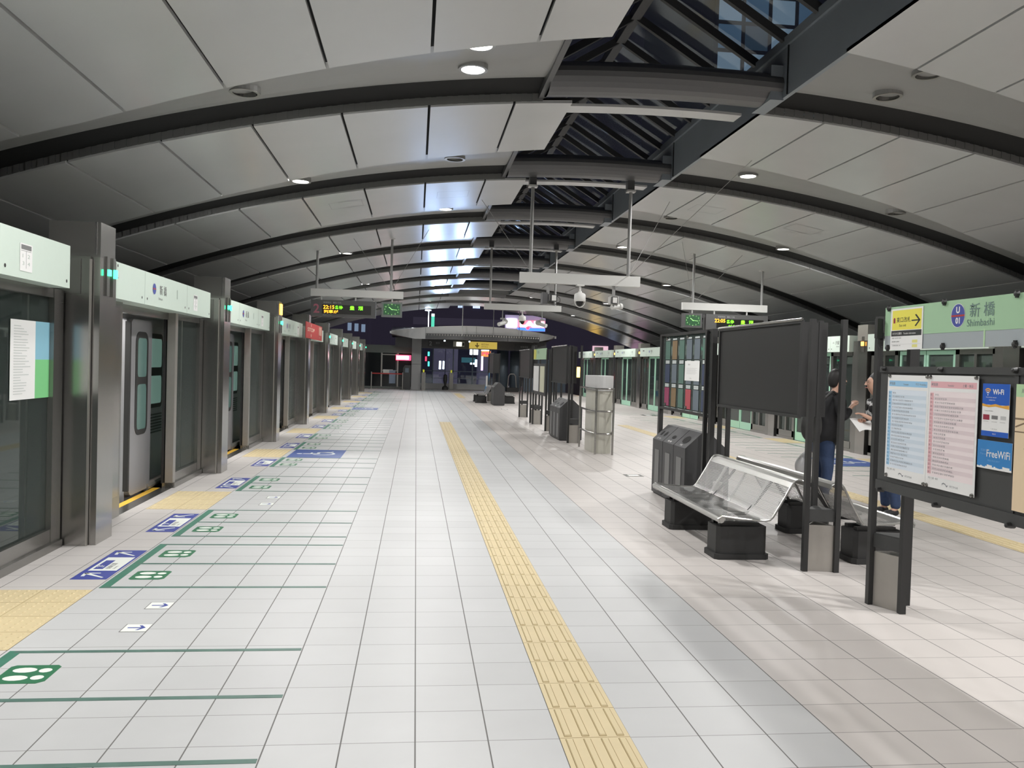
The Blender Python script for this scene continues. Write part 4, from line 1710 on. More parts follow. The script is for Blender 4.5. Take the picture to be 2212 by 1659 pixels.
def bench(y0, y1, x_axis, s, label, group):
    """s=-1 faces the left tracks. Profile is measured from x_axis (the plane between the two benches)"""
    t = thing('bench', label, 'bench', (x_axis+s*0.55, (y0+y1)/2, 0), group, world=True)
    t2 = t
    prof = [(0.76, 0.362), (0.62, 0.352), (0.48, 0.342), (0.40, 0.338), (0.36, 0.345), (0.335, 0.37), (0.30, 0.43), (0.24, 0.53), (0.20, 0.605), (0.175, 0.648), (0.155, 0.668), (0.13, 0.674), (0.10, 0.672)]
    m = MB()
    n = 1
    for (a, za), (b_, zb) in zip(prof[:-1], prof[1:]):
        m.quad((x_axis+s*a, y0, za), (x_axis+s*b_, y0, zb), (x_axis+s*b_, y1, zb), (x_axis+s*a, y1, za))
    o = m.build('seat_shell', [M_perf[s]], t)
    for p in o.data.polygons: p.use_smooth = True
    m = MB()
    # rolled front edge and top edge
    m.tube([(x_axis+s*0.775, y0, 0.345), (x_axis+s*0.775, y1, 0.345)], 0.03, 12)
    m.build('front_tube', [M_bsteel], t)
    m = MB()
    pr = [(0.20, 0.612), (0.175, 0.652), (0.155, 0.673), (0.13, 0.680), (0.09, 0.678), (0.07, 0.665), (0.07, 0.63)]
    for (a, za), (b_, zb) in zip(pr[:-1], pr[1:]):
        m.quad((x_axis+s*a, y0, za), (x_axis+s*b_, y0, zb), (x_axis+s*b_, y1, zb), (x_axis+s*a, y1, za))
    m.smooth = True
    m.build('top_lip', [M_bsteel], t)
    for y in (y0, y1):
        m = MB()
        edge = [(x_axis+s*a, y, z) for a, z in [(0.79, 0.32), (0.80, 0.35), (0.77, 0.372)]+prof[1:]+[(0.075, 0.66), (0.07, 0.63)]]
        m.tube(edge, 0.009, 8)
        m.build('end_rim', [M_bsteel], t)
    for k in (1, 2, 3):
        yy = y0+(y1-y0)*k/4
        m = MB()
        m.tube([(x_axis+s*a, yy, z-0.012) for a, z in prof[1:-1]], 0.008, 6)
        m.build('rib', [M_bsteel], t)
    for yc in (y0+0.22, y0+0.22+1.24):
        m = MB()
        a0, a1 = x_axis+s*0.34, x_axis+s*0.77
        xa, xb = min(a0, a1), max(a0, a1)
        c = 0.03
        poly = [(xa+c, yc-0.13), (xb-c, yc-0.13), (xb, yc-0.13+c), (xb, yc+0.13-c), (xb-c, yc+0.13), (xa+c, yc+0.13), (xa, yc+0.13-c), (xa, yc-0.13+c)]
        m.prism(poly, 0, 0.27, 'xy')
        poly = [(x+(0.018 if x > (xa+xb)/2 else -0.018), y+(0.018 if y > yc else -0.018)) for x, y in poly]
        m.prism(poly, 0, 0.045, 'xy')
        m.build('base_block', [M_bbase], t)
        m = MB()
        m.box(xa+0.03, xb-0.06, yc-0.10, yc-0.05, 0.27, 0.30)
        m.box(xa+0.03, xb-0.06, yc+0.05, yc+0.10, 0.27, 0.30)
        m.box(xa+0.10, xb-0.03, yc-0.04, yc+0.04, 0.30, 0.328, 1)
        pieces(m, 'mount', [M_black, M_white], t)
    for k in (0.25, 0.7):
        yy = y0+(y1-y0)*k
        m = MB()
        m.tube([(x_axis+s*0.55, yy, 0.30), (x_axis+s*0.38, yy, 0.31), (x_axis+s*0.28, yy, 0.42), (x_axis+s*0.13, yy, 0.62)], 0.014, 6)
        m.build('brace', [M_black], t)
    return t


BX = 3.27
bench(6.56, 8.46, BX, -1, 'perforated steel bench facing the left tracks below the blank display board', 'perforated steel benches')
bench(6.40, 8.40, BX, 1, 'perforated steel bench backing onto the near one, facing the right tracks', 'perforated steel benches')
bench(33.02, 34.9, 3.15, -1, 'distant bench beside the far bin, facing left', 'perforated steel benches')
bench(33.02, 34.9, 3.15, 1, 'distant bench half hidden behind the far bin, facing right', 'perforated steel benches')

# ---- bins
M_binl = mat('bin_grey_panel', (0.15, 0.15, 0.15), rough=0.4)
M_bin = mat('bin_charcoal', (0.05, 0.05, 0.052), rough=0.5, noise=0.06)


def bins(y0, y1, label, wide=0.48, x0=2.99, detail=True):
    t = thing('recycling_bin', label, 'bin', (x0+wide/2, y0, 0), 'gabled three-slot recycling bins')
    n = 3
    L_ = (y1-y0)/n
    xr = x0+wide*0.52
    for k in range(n):
        a, b_ = y0+L_*k+0.008, y0+L_*(k+1)-0.008
        m = MB()
        poly = [(x0, 0.02), (x0+wide, 0.02), (x0+wide, 0.68), (xr+0.03, 0.855), (xr-0.06, 0.855), (x0, 0.68)]
        m.prism(poly, a, b_, 'xz')
        m.box(x0+0.02, x0+wide-0.02, a+0.01, b_-0.01, 0, 0.02)
        un = m.build('compartment', [M_bin], t)
        m = MB()
        m.box(x0-0.006, x0, a+0.12, b_-0.12, 0.06, 0.56)
        m.build('front_panel', [M_binl], un)
        # slots on the sloping face
        dx, dz = xr-0.06-x0, 0.855-0.68
        L = sqrt(dx*dx+dz*dz)
        def P(s_, y, o): return (x0+dx*s_-dz/L*o, y, 0.68+dz*s_+dx/L*o)
        m = MB()
        yc = (a+b_)/2
        shp = [(0.30, 0.5, 0.06)] if k == 1 else ([(0.25, 0.65, 0.095)] if k == 0 else [(0.3, 0.6, 0.035), (0.3, 0.6, 0.035)])
        for i, (s0, s1, hw) in enumerate(shp):
            c = yc if len(shp) == 1 else yc+(0.07 if i else -0.07)
            pts = []
            for j in range(12):
                tt = 2*pi*(j+0.5)/12
                pts.append(P((s0+s1)/2+(s1-s0)/2*sin(tt)*1.1, c+hw*cos(tt)*1.05, 0.003))
            m.add(pts, [tuple(range(12))], 0)
        m.build('slot', [M_void], un)
        m = MB()
        word = ('その他', '新聞・雑誌', 'ビン・カン')[k]
        u = Vector((0, -1, 0)); v = Vector((dx, 0, dz)).normalized()
        m.text(word, P(0.07, yc, 0.003), u, v, 0.026, 0, align='c', bold=0.01)
        m.build('lettering', [M_white], un)
    return t


bins(9.02, 10.31, 'charcoal recycling bin with three slots beside the near benches')
bins(17.23, 18.5, 'charcoal recycling bin in front of the scratched dark display board')
bins(31.4, 32.6, 'distant charcoal recycling bin at the far benches', 0.42, 2.92)

# ---- rounded rail stand with pale panel column
t = thing('panel_stand', 'curved steel tube rail round a beige panel column with blank white sign', 'stand', (3.35, 15.2, 0))
for x, y in ((3.18, 16.02), (3.20, 14.66), (3.50, 14.60), (3.62, 15.9)):
    m = MB(); m.cyl((x, y, 0), (x, y, 1.18), 0.019, n=12); m.build('post', [M_steel], t)
for z in (0.37, 0.77, 1.17):
    m = MB()
    pts = [(3.18, 16.02, z), (3.14, 15.4, z), (3.20, 14.66, z)]
    arc = []
    for k in range(9):
        s = k/8
        # bulge towards the camera between the two near posts
        arc.append((3.20+0.30*s, 14.66-0.06*s-0.05*sin(pi*s), z))
    m.tube([(3.18, 16.02, z), (3.155, 15.6, z), (3.155, 15.1, z), (3.20, 14.66, z)]+arc[1:]+[(3.56, 15.0, z), (3.62, 15.9, z)], 0.017, 10)
    m.build('rail', [M_steel], t)
m = MB()
M_beige = mat('panel_beige', (0.50, 0.49, 0.43), rough=0.35, noise=0.12, nscale=3)
prof = []
for k in range(13):
    a = math.radians(-180+180*k/12)
    prof.append((3.385+0.185*cos(a), 15.05+0.28*sin(a)))
prof += [(3.57, 15.6), (3.20, 15.6)]
m.prism(prof, 0.0, 1.13, 'xy')
m.build('panel_column', [M_beige], t)
m = MB()
prof2 = [(3.385+(x-3.385)*1.06, 15.1+(y-15.1)*1.05) for x, y in prof]
m.prism(prof2, 1.13, 1.40, 'xy')
m.build('blank_sign', [mat('blank_sign_grey', (0.55, 0.55, 0.55), 0.5)], t)
# ================================================================== things hung from the ceiling
def hanger(name, label, x0, x1, y, z0, z1, poles, ztop, group='white hanger beams'):
    t = thing(name, label, 'hanger beam', ((x0+x1)/2, y, z0), group)
    m = MB(); m.box(x0, x1, y-0.05, y+0.05, z0, z1); m.build('beam', [M_beamw], t)
    for x, zt in zip(poles, ztop):
        m = MB()
        m.cyl((x, y, z1), (x, y, zt), 0.028, n=12)
        m.build('pole', [M_pole], t)
        m = MB()
        m.box(x-0.07, x+0.07, y-0.07, y+0.07, zt-0.02, zt+0.01)
        m.build('ceiling_plate', [M_beamw], t)
    return t


hanger('hanger_beam', 'white beam on two poles carrying the left departure sign and clock', -2.39, -0.33, 19.3, 2.97, 3.135, (-2.26, -0.61), (A(-2.26)+0.02, A(-0.61)+0.02))
hanger('hanger_beam', 'white beam on two poles carrying the right clock and departure sign', 6.20, 8.28, 19.3, 2.97, 3.14, (6.46, 8.15), (A(6.46)+0.02, A(8.15)+0.02))
b1 = hanger('hanger_beam', 'thick pale beam on two poles with dome camera, nearer of the middle pair', 1.60, 3.55, 13.3, 2.865, 3.03, (1.77, 3.36), (4.40, 4.40))
b2_ = hanger('hanger_beam', 'thick pale beam on two poles with dome camera, further of the middle pair', 1.65, 3.60, 21.0, 2.92, 3.07, (1.80, 3.44), (4.46, 4.46))
for (bb, y) in ((b1, 13.3), (b2_, 21.0)):
    for x in ((1.77, 3.36) if y < 15 else (1.80, 3.44)):
        m = MB()
        m.box(x-0.055, x+0.055, y-0.02, y+0.12, 4.40 if y < 15 else 4.46, 4.62)
        m.build('bracket', [M_rib], bb)

M_sgn = mat('sign_case_grey', (0.085, 0.085, 0.085), 0.45)
M_sgd = mat('led_window_black', (0.012, 0.012, 0.010), 0.3)


def led_sign(x0, x1, y, z0, z1, label, num, tgt, right):
    t = thing('departure_sign', label, 'sign', ((x0+x1)/2, y, z0))
    m = MB(); m.box(x0, x1, y-0.10, y+0.10, z0, z1); m.build('case', [M_sgn], t)
    W, Hh = x1-x0, z1-z0
    f = y-0.102
    m = MB(); m.box(x0+W*0.17, x1-W*0.07, f, y-0.1, z0+Hh*0.16, z0+Hh*0.72); m.build('display_window', [M_sgd], t)
    m = MB()
    g = f-0.002
    U_, V_ = (1, 0, 0), (0, 0, 1)
    if not right:
        m.text('22:15', (x0+W*0.19, g, z0+Hh*0.46), U_, V_, Hh*0.22, 0, w=W*0.17, bold=0.012)
        m.text('列車が', (x0+W*0.20, g, z0+Hh*0.20), U_, V_, Hh*0.20, 0, w=W*0.22, bold=0.012)
    else:
        m.text('22:05', (x0+W*0.14, g, z0+Hh*0.50), U_, V_, Hh*0.22, 0, w=W*0.17, bold=0.012)
    m.build('amber_text', [M_txo], t)
    m = MB()
    a = 0.37 if not right else 0.33
    m.text('各停', (x0+W*a, g, z0+Hh*0.46), U_, V_, Hh*0.22, 0, w=W*0.12, bold=0.012)
    m.text('豊', (x0+W*(a+0.23), g, z0+Hh*0.44), U_, V_, Hh*0.24, 0, w=W*0.07, bold=0.02)
    m.text('洲', (x0+W*(a+0.36), g, z0+Hh*0.44), U_, V_, Hh*0.24, 0, w=W*0.07, bold=0.02)
    if right:
        m.text('がまいります', (x0+W*0.36, g, z0+Hh*0.2), U_, V_, Hh*0.18, 0, w=W*0.38)
    m.build('green_text', [M_txg], t)
    m = MB()
    if not right:
        m.text(num, (x0+W*0.04, g, z0+Hh*0.20), U_, V_, Hh*0.55, 1, bold=0.02)
    m.text('発車時刻   種別 行先', (x0+W*0.19, g, z0+Hh*0.79), U_, V_, Hh*0.11, 0)
    m.text('Departure Time', (x0+W*0.19, g, z0+Hh*0.05), U_, V_, Hh*0.07, 0)
    m.build('printed_text', [mat('sign_print_grey', (0.38, 0.38, 0.38), 0.6), mat('sign_number_rose', (0.38, 0.12, 0.16), 0.6)], t)
    for x in (x0+W*0.15, x0+W*0.68):
        m = MB(); m.cyl((x, y, z1), (x, y, 2.97), 0.02, n=10); m.build('stem', [M_beamw], t)
    return t


led_sign(-2.37, -0.94, 19.3, 2.515, 2.885, 'hanging departure sign for track 2 with amber and green characters, left', '2', '', False)
led_sign(6.76, 8.28, 19.3, 2.50, 2.885, 'hanging departure sign with amber and green characters, right side', '1', '', True)


def clock(x0, x1, y, z0, z1, label):
    t = thing('clock', label, 'clock', ((x0+x1)/2, y, z0), 'hanging station clocks')
    m = MB(); m.box(x0, x1, y-0.09, y+0.09, z0, z1); m.build('case', [M_sgn if x0 > 0 else mat('clock_case_grey', (0.14, 0.16, 0.15), 0.45)], t)
    cx, cz = (x0+x1)/2, (z0+z1)/2
    g = y-0.092
    m = MB(); m.box(x0+0.045, x1-0.045, g, y-0.09, z0+0.045, z1-0.045); m.build('face', [M_clk], t)
    m = MB()
    for k in range(1, 13):
        a = math.radians(90-30*k)
        m.text(str(k), (cx+0.155*cos(a), g-0.002, cz+0.115*sin(a)-0.014), (1, 0, 0), (0, 0, 1), 0.028, 0, align='c')
    m.build('numerals', [M_clkn], t)
    for nm, ang, L, w_ in (('hour_hand', 90-30*10.27, 0.085, 0.009), ('minute_hand', 90-6*16, 0.125, 0.006)):
        a = math.radians(ang)
        m = MB()
        m.bar((cx-0.02*cos(a), g-0.005, cz-0.02*sin(a)), (cx+L*cos(a), g-0.005, cz+L*sin(a)), 0.002, w_*1.6, up=(-sin(a), 0, cos(a)))
        m.build(nm, [M_clkn], t)
    m = MB(); m.cyl((cx, y, z1), (cx, y, 2.97), 0.02, n=10); m.build('stem', [M_beamw], t)


clock(-0.81, -0.35, 19.3, 2.555, 2.89, 'square green-faced clock hanging beside the left departure sign')
clock(6.22, 6.67, 19.3, 2.555, 2.885, 'square green-faced clock hanging beside the right departure sign')


def dome(x, y, zt, label):
    t = thing('dome_camera', label, 'camera', (x, y, zt), 'white dome cameras')
    m = MB()
    m.box(x-0.06, x+0.06, y-0.06, y+0.06, zt-0.02, zt)
    m.cyl((x, y, zt-0.02), (x, y, zt-0.10), 0.018, n=10)
    m.cyl((x, y, zt-0.10), (x, y, zt-0.125), 0.03, 0.03, n=12)
    m.build('mount', [M_white], t)
    m = MB(); m.lathe([(0.03, -0.12), (0.075, -0.14), (0.092, -0.16), (0.095, -0.255), (0.085, -0.265), (0.0, -0.265)], (x, y, zt), 22); m.smooth = True
    m.build('housing', [M_white], t)
    m = MB(); m.lathe([(0.06, -0.262), (0.058, -0.29), (0.045, -0.325), (0.02, -0.345), (0.0, -0.35)], (x, y, zt), 18); m.smooth = True
    m.build('lens_dome', [M_screen], t)
    m = MB()
    pts = [(x+0.085*cos(a), y-0.01, zt-0.255+0.105*sin(a)) for a in [math.radians(180+180*k/12) for k in range(13)]]
    m.tube(pts, 0.006, 6); m.build('guard', [M_white], t)


dome(2.58, 13.3, 2.865, 'white dome camera under the nearer middle beam')
dome(2.62, 21.0, 2.92, 'white dome camera under the further middle beam')


def box_camera(x, y, zt, drop, flood, label, cat='camera'):
    t = thing('camera' if not flood else 'floodlight', label, cat, (x, y, zt))
    m = MB(); m.box(x-0.022, x+0.022, y-0.022, y+0.022, zt-drop, zt); m.build('stem', [M_pole], t)
    z = zt-drop
    m = MB()
    if flood:
        m.box(x-0.10, x-0.02, y-0.10, y+0.10, z-0.16, z+0.02)
        m.box(x-0.02, x+0.02, y-0.05, y+0.05, z-0.12, z)
        m.build('control_box', [M_rib], t)
    else:
        m.box(x-0.06, x+0.08, y-0.04, y+0.12, z-0.12, z+0.0)
        m.build('housing', [M_beamw], t)
    m = MB()
    m.box(x-0.05 if not flood else x+0.03, x+0.04 if not flood else x+0.13, y-0.13, y-0.05, z-0.12, z-0.01)
    lamp = m.build('lamp_head', [M_char], t)
    m = MB()
    m.box(x-0.04 if not flood else x+0.045, x+0.03 if not flood else x+0.115, y-0.134, y-0.13, z-0.108, z-0.022)
    m.build('lens_plate', [M_white], lamp)
    if flood:
        m = MB(); m.tube([(x+0.13, y-0.05, z-0.02), (x+0.19, y-0.03, z-0.06), (x+0.20, y, z-0.11), (x+0.12, y, z-0.16)], 0.005, 6); m.build('cable', [M_black], t)
    else:
        m = MB()
        m.cyl((x-0.03, y-0.02, z-0.17), (x+0.12, y+0.04, z-0.15), 0.04, n=12)
        m.cyl((x+0.11, y+0.036, z-0.151), (x+0.15, y+0.05, z-0.146), 0.055, 0.05, n=12)
        m.build('camera_barrel', [M_beamw], t)


box_camera(2.06, 13.3, 2.865, 0.17, True, 'dark floodlight box with white plate left of the near dome camera', 'light fitting')
box_camera(3.13, 13.3, 2.865, 0.17, False, 'box camera with lamp right of the near dome camera')


def bullet(x, y, zt, s, label):
    t = thing('bullet_camera', label, 'camera', (x, y, zt))
    m = MB(); m.cyl((x, y, zt), (x, y, zt-0.22), 0.012, n=8); m.box(x-0.05, x+0.07, y-0.03, y+0.03, zt-0.24, zt-0.20); m.build('stem', [M_pole], t)
    m = MB(); m.cyl((x+s*0.10, y-0.1, zt-0.37), (x-s*0.10, y+0.1, zt-0.30), 0.05, n=12); m.lathe([(0.0, -0.36), (0.06, -0.34), (0.08, -0.28), (0.06, -0.23), (0, -0.22)], (x-s*0.08, y+0.1, zt), 14)
    m.build('housing', [M_beamw], t)


bullet(2.12, 21.0, 2.92, -1, 'small bullet camera left of the far dome camera')
bullet(3.12, 21.0, 2.92, 1, 'small bullet camera right of the far dome camera')
# sway wires of the hanger beams
def wire(p, q, label):
    m = MB(); m.tube([p, q], 0.0045, 5)
    single(m, 'stay_wire', [M_pole], label, 'wire', p, 'thin stay wires of the hanger beams')


wire((1.78, 13.3, 3.03), (1.1, 15.2, A(1.1)-0.006), 'thin stay wire rising left from the nearer middle beam')
wire((3.36, 13.3, 3.03), (4.6, 11.4, A(4.6)-0.006), 'thin stay wire rising right from the nearer middle beam toward a lit downlight')
wire((3.36, 13.3, 3.03), (4.4, 14.6, A(4.4)-0.006), 'thin stay wire rising right and backward from the nearer middle beam')
wire((-0.61, 19.3, 3.13), (0.2, 18.3, A(0.2)-0.006), 'thin stay wire beside the left clock pole, leaning right')
wire((-0.61, 19.3, 3.13), (-1.4, 18.4, A(-1.4)-0.006), 'thin stay wire beside the left clock pole, leaning left')
wire((6.46, 19.3, 3.13), (5.8, 18.2, A(5.8)-0.006), 'thin stay wire beside the right clock pole, leaning left')
wire((6.46, 19.3, 3.13), (7.2, 18.2, A(7.2)-0.006), 'thin stay wire beside the right clock pole, leaning right')
# ================================================================== people
M_skin = mat('skin', (0.55, 0.33, 0.24), rough=0.5)
M_hair = mat('black_hair', (0.012, 0.011, 0.011), rough=0.55, noise=0.3, nscale=60)
M_jack = mat('black_jacket', (0.012, 0.012, 0.014), rough=0.8, noise=0.2, nscale=30)
M_jean = mat('blue_denim', (0.035, 0.06, 0.13), rough=0.85, noise=0.25, nscale=40)
M_shoe = mat('dark_shoe', (0.02, 0.02, 0.022), rough=0.6)
M_bag = mat('grey_backpack', (0.055, 0.055, 0.053), rough=0.8, noise=0.15, nscale=30)


def bw_knit():
    """black knit with broad white bands"""
    m, nt, b = nmat('black_white_knit')
    nb = NB(nt)
    N, L = nt.nodes, nt.links
    tc = N.new('ShaderNodeTexCoord')
    sp = N.new('ShaderNodeSeparateXYZ')
    L.new(tc.outputs['Object'], sp.inputs[0])
    no = N.new('ShaderNodeTexNoise')
    no.inputs['Scale'].default_value = 14
    L.new(tc.outputs['Object'], no.inputs['Vector'])
    z = nb.m('ADD', nb.m('MULTIPLY', sp.outputs[2], 9.0), nb.m('MULTIPLY', no.outputs[0], 1.2))
    f = nb.m('GREATER_THAN', nb.m('FRACT', z), 0.62)
    L.new(nb.mix(f, (0.012, 0.012, 0.013), (0.6, 0.6, 0.6)), b.inputs['Base Color'])
    b.inputs['Roughness'].default_value = 0.85
    return m


M_knit = bw_knit()


def skin(name, chains, m, parent, off, sub=2, root=0):
    """one smooth surface grown round chains of (x, y, z, radius); a chain may start at (chain, index) of an earlier one"""
    vs, rs, es, where = [], [], [], []
    for ch in chains:
        ids = []
        start = None
        if isinstance(ch[0], tuple) and len(ch[0]) == 2:
            start = where[ch[0][0]][ch[0][1]]
            ch = ch[1:]
        prev = start
        for x, y, z, r in ch:
            vs.append((x-off[0], y-off[1], z-off[2])); rs.append(r)
            i = len(vs)-1
            if prev is not None:
                es.append((prev, i))
            prev = i
            ids.append(i)
        where.append(([start] if start is not None else [])+ids)
    me = bpy.data.meshes.new(name)
    me.from_pydata(vs, es, [])
    o = bpy.data.objects.new(name, me)
    COL.objects.link(o)
    o.modifiers.new('skin', 'SKIN')
    sv = me.skin_vertices[0].data
    for i, r in enumerate(rs):
        r = r if isinstance(r, tuple) else (r, r)
        sv[i].radius = r
        sv[i].use_root = (i == root)
    s = o.modifiers.new('sub', 'SUBSURF')
    s.levels = s.render_levels = sub
    # bake so that the part is an ordinary mesh
    dg = bpy.context.evaluated_depsgraph_get()
    dg.update()
    me2 = bpy.data.meshes.new_from_object(o.evaluated_get(dg))
    o.modifiers.clear()
    o.data = me2
    me2.name = name
    me2.materials.clear()
    me2.materials.append(m)
    for p in me2.polygons: p.use_smooth = True
    if parent is not None:
        o.parent = parent
    return o


def person(label, base, face, heads, lean, hipz, arms, jacket, trousers, extra_h=1.0, pid=0, stance=0.09):
    """base: point on the floor; face: +1 looks to +x, -1 to -x. x' runs forward, y' to the person's left"""
    bx, by = base
    t = thing('person', label, 'person', (bx, by, 0))
    off = (bx, by, 0)

    def W(f, l, z, r):
        return (bx+face*f, by+face*l, z, r)
    k = extra_h
    hx = lean
    # body: head, neck, torso core, legs, arms with hands as one surface
    hp = 0.80*k
    ch = [[W(0, 0, hp, .07), W(hx*.35, 0, hp+.22*k, .08), W(hx*.7, 0, hp+.43*k, .08), W(hx*.9, 0, hp+.52*k, .045), W(hx*1.05, 0, hp+.57*k, .044), W(hx*1.15+.015, 0, hp+.615*k, (.058, .062)), W(hx*1.2+.010, 0, hp+.69*k, (.075, .086)), W(hx*1.2, 0, hp+.765*k, (.060, .068))]]
    # arms
    hands = []
    for s in (-1, 1):
        sh, el, wr = arms[s]
        a0 = W(hx*.72, s*.15, hp+.46*k, .048)
        c = [(0, 2), a0, W(*el, .036), W(*wr, .024)]
        ch.append(c)
        ci = len(ch)-1
        we = Vector(W(*wr, 0)[:3]); ee = Vector(W(*el, 0)[:3])
        d = (we-ee).normalized()
        side = d.cross(Vector((0, 0, 1))).normalized()
        palm = we+d*0.045
        up = side.cross(d).normalized()
        ch.append([(ci, 3), (*palm, (.020, .030))])
        pi_ = len(ch)-1
        for fi, (o_, L_) in enumerate(((-.027, .060), (-.009, .070), (.009, .066), (.026, .052))):
            p0 = palm+d*0.035+side*o_
            p1 = p0+d*L_*0.5-up*0.010
            p2 = p0+d*L_*0.85-up*0.030
            ch.append([(pi_, 1), (*p0, .0095), (*p1, .0085), (*p2, .007)])
        th = palm-d*0.01-side*0.034*s*face
        ch.append([(pi_, 1), (*th, .011), (*(th+d*0.03-side*0.012*s*face-up*0.008), .009), (*(th+d*0.055-up*0.016-side*.012*s*face), .0075)])
        hands.append((palm, d, up, side))
    # legs (ankles only; the rest is inside the trousers)
    for s in (-1, 1):
        ch.append([(0, 0), W(0, s*.085, hp-.06, .055), W(.01, s*stance, hp*.54, .045), W(-.02, s*stance, .09, .034), W(.05, s*stance*1.1, .035, .030)])
    b = skin('body', ch, M_skin, t, off, 2)
    # nose, ears, lips, eyes
    hc = W(hx*1.2+.01, 0, hp+.685*k, 0)
    m = MB()
    fx = face
    m.add([(hc[0]+fx*.083, hc[1]-.012, hc[2]-.02), (hc[0]+fx*.083, hc[1]+.012, hc[2]-.02), (hc[0]+fx*.108, hc[1], hc[2]-.018), (hc[0]+fx*.086, hc[1], hc[2]+.025)], [(0, 1, 2), (1, 3, 2), (3, 0, 2), (0, 3, 1)])
    for s in (-1, 1):
        m.lathe([(0.0, -.006), (.022, -.004), (.024, .004), (0.0, .006)], (hc[0]-fx*.005, hc[1]+s*.082, hc[2]), 10, 0, 'y')
    m.build('face_features', [M_skin], t)
    m = MB()
    for s in (-1, 1):
        m.lathe([(0, -.006), (.007, 0), (0, .006)], (hc[0]+fx*.080, hc[1]+s*.030, hc[2]+.012), 8, 0, 'x')
        m.box(hc[0]+fx*.079, hc[0]+fx*.086, hc[1]+s*.030-.014, hc[1]+s*.030+.014, hc[2]+.028, hc[2]+.032)
    m.build('eyes', [M_hair], t)
    m = MB(); m.box(hc[0]+fx*.078, hc[0]+fx*.086, hc[1]-.02, hc[1]+.02, hc[2]-.052, hc[2]-.045); m.build('mouth', [mat('lips', (0.4, 0.14, 0.12), 0.5)], t)
    # hair
    skin('hair', [[(hc[0]-fx*.060, hc[1], hc[2]-.095, (.040, .058)), (hc[0]-fx*.055, hc[1], hc[2]-.04, (.060, .082)), (hc[0]-fx*.040, hc[1], hc[2]+.025, (.078, .098)), (hc[0]-fx*.015, hc[1], hc[2]+.075, (.086, .092)), (hc[0]+fx*.018, hc[1], hc[2]+.100, (.050, .060))]], M_hair, t, off, 2)
    # jacket
    jr = 1.0
    jc = [[W(-.01, 0, hp-.13, (.150, .185)), W(hx*.2, 0, hp+.10*k, (.140, .165)), W(hx*.5, 0, hp+.28*k, (.150, .180)), W(hx*.72, 0, hp+.44*k, (.12, .165)), W(hx*.95, 0, hp+.515*k, (.07, .075)), W(hx*1.0, 0, hp+.55*k, (.06, .062))]]
    for s in (-1, 1):
        sh, el, wr = arms[s]
        a0 = W(hx*.72, s*.175, hp+.45*k, .075)
        e = Vector(el); w_ = Vector(wr)
        cuff = e+(w_-e)*0.90
        jc.append([(0, 3), a0, W(*el, .058), W(*cuff, .046)])
    skin('jacket' if pid == 0 else 'sweater', jc, jacket, t, off, 2)
    tc = [[W(0, 0, hp+.02, (.125, .15)), W(0, 0, hp-.06, (.125, .155))]]
    for s in (-1, 1):
        tc.append([(0, 1), W(0.0, s*.09, hp-.16, .092), W(.015, s*stance, hp*.54, .070), W(-.01, s*stance, hp*.28, .060), W(-.02, s*stance, .075, .056)])
    skin('jeans', tc, trousers, t, off, 2)
    for s in (-1, 1):
        skin('shoe', [[W(-.06, s*stance, .045, (.040, .040)), W(.02, s*stance*1.03, .045, (.042, .044)), W(.10, s*stance*1.1, .035, (.045, .032)), W(.16, s*stance*1.15, .028, (.036, .022))]], M_shoe, t, off, 2)
    return t, hands


p1, h1 = person('person in a black jacket and jeans seen from behind, facing the other person', (4.74, 9.30), 1, None, 0.12, 0.82,
                {-1: (None, (0.10, -0.24, 1.03), (0.24, -0.15, 1.18)), 1: (None, (-0.02, 0.24, 0.98), (0.02, 0.26, 0.74))}, M_jack, M_jean, extra_h=1.0, pid=0)
# fur-trimmed hood behind the neck
skin('hood', [[(4.84, 9.20, 1.31, .040), (4.79, 9.25, 1.31, .05), (4.79, 9.34, 1.31, .05), (4.84, 9.40, 1.31, .040)]], M_jack, p1, (4.74, 9.30, 0), 2)
# backpack hung low on the back (a thing of its own)
bk = thing('backpack', 'grey slouching backpack hanging low behind the person in black jacket', 'bag', (4.52, 9.3, 0.72))
skin('bag_body', [[(4.56, 9.20, 0.78, (.07, .12)), (4.52, 9.18, 0.90, (.11, .16)), (4.53, 9.18, 1.05, (.10, .15)), (4.58, 9.19, 1.13, (.04, .11))]], M_bag, bk, (4.52, 9.3, 0.72), 2)
skin('strap', [[(4.55, 9.16, 1.16, .013), (4.66, 9.14, 1.28, .013), (4.76, 9.16, 1.36, .013), (4.87, 9.17, 1.28, .012)]], M_black, bk, (4.52, 9.3, 0.72), 1)
skin('bottom_strap', [[(4.50, 9.22, 0.74, .03), (4.52, 9.24, 0.68, .022)]], M_black, bk, (4.52, 9.3, 0.72), 2)
pb = thing('carrier_bag', 'white plastic bag hanging from the hand of the person in black', 'bag', (4.66, 9.56, 0.3))
skin('bag_body', [[(4.62, 9.56, 0.34, (.05, .08)), (4.60, 9.56, 0.46, (.07, .10)), (4.65, 9.56, 0.58, (.03, .05)), (4.74, 9.56, 0.67, (.010, .02))]], mat('plastic_white', (0.7, 0.7, 0.7), 0.35), pb, (4.66, 9.56, 0.3), 2)

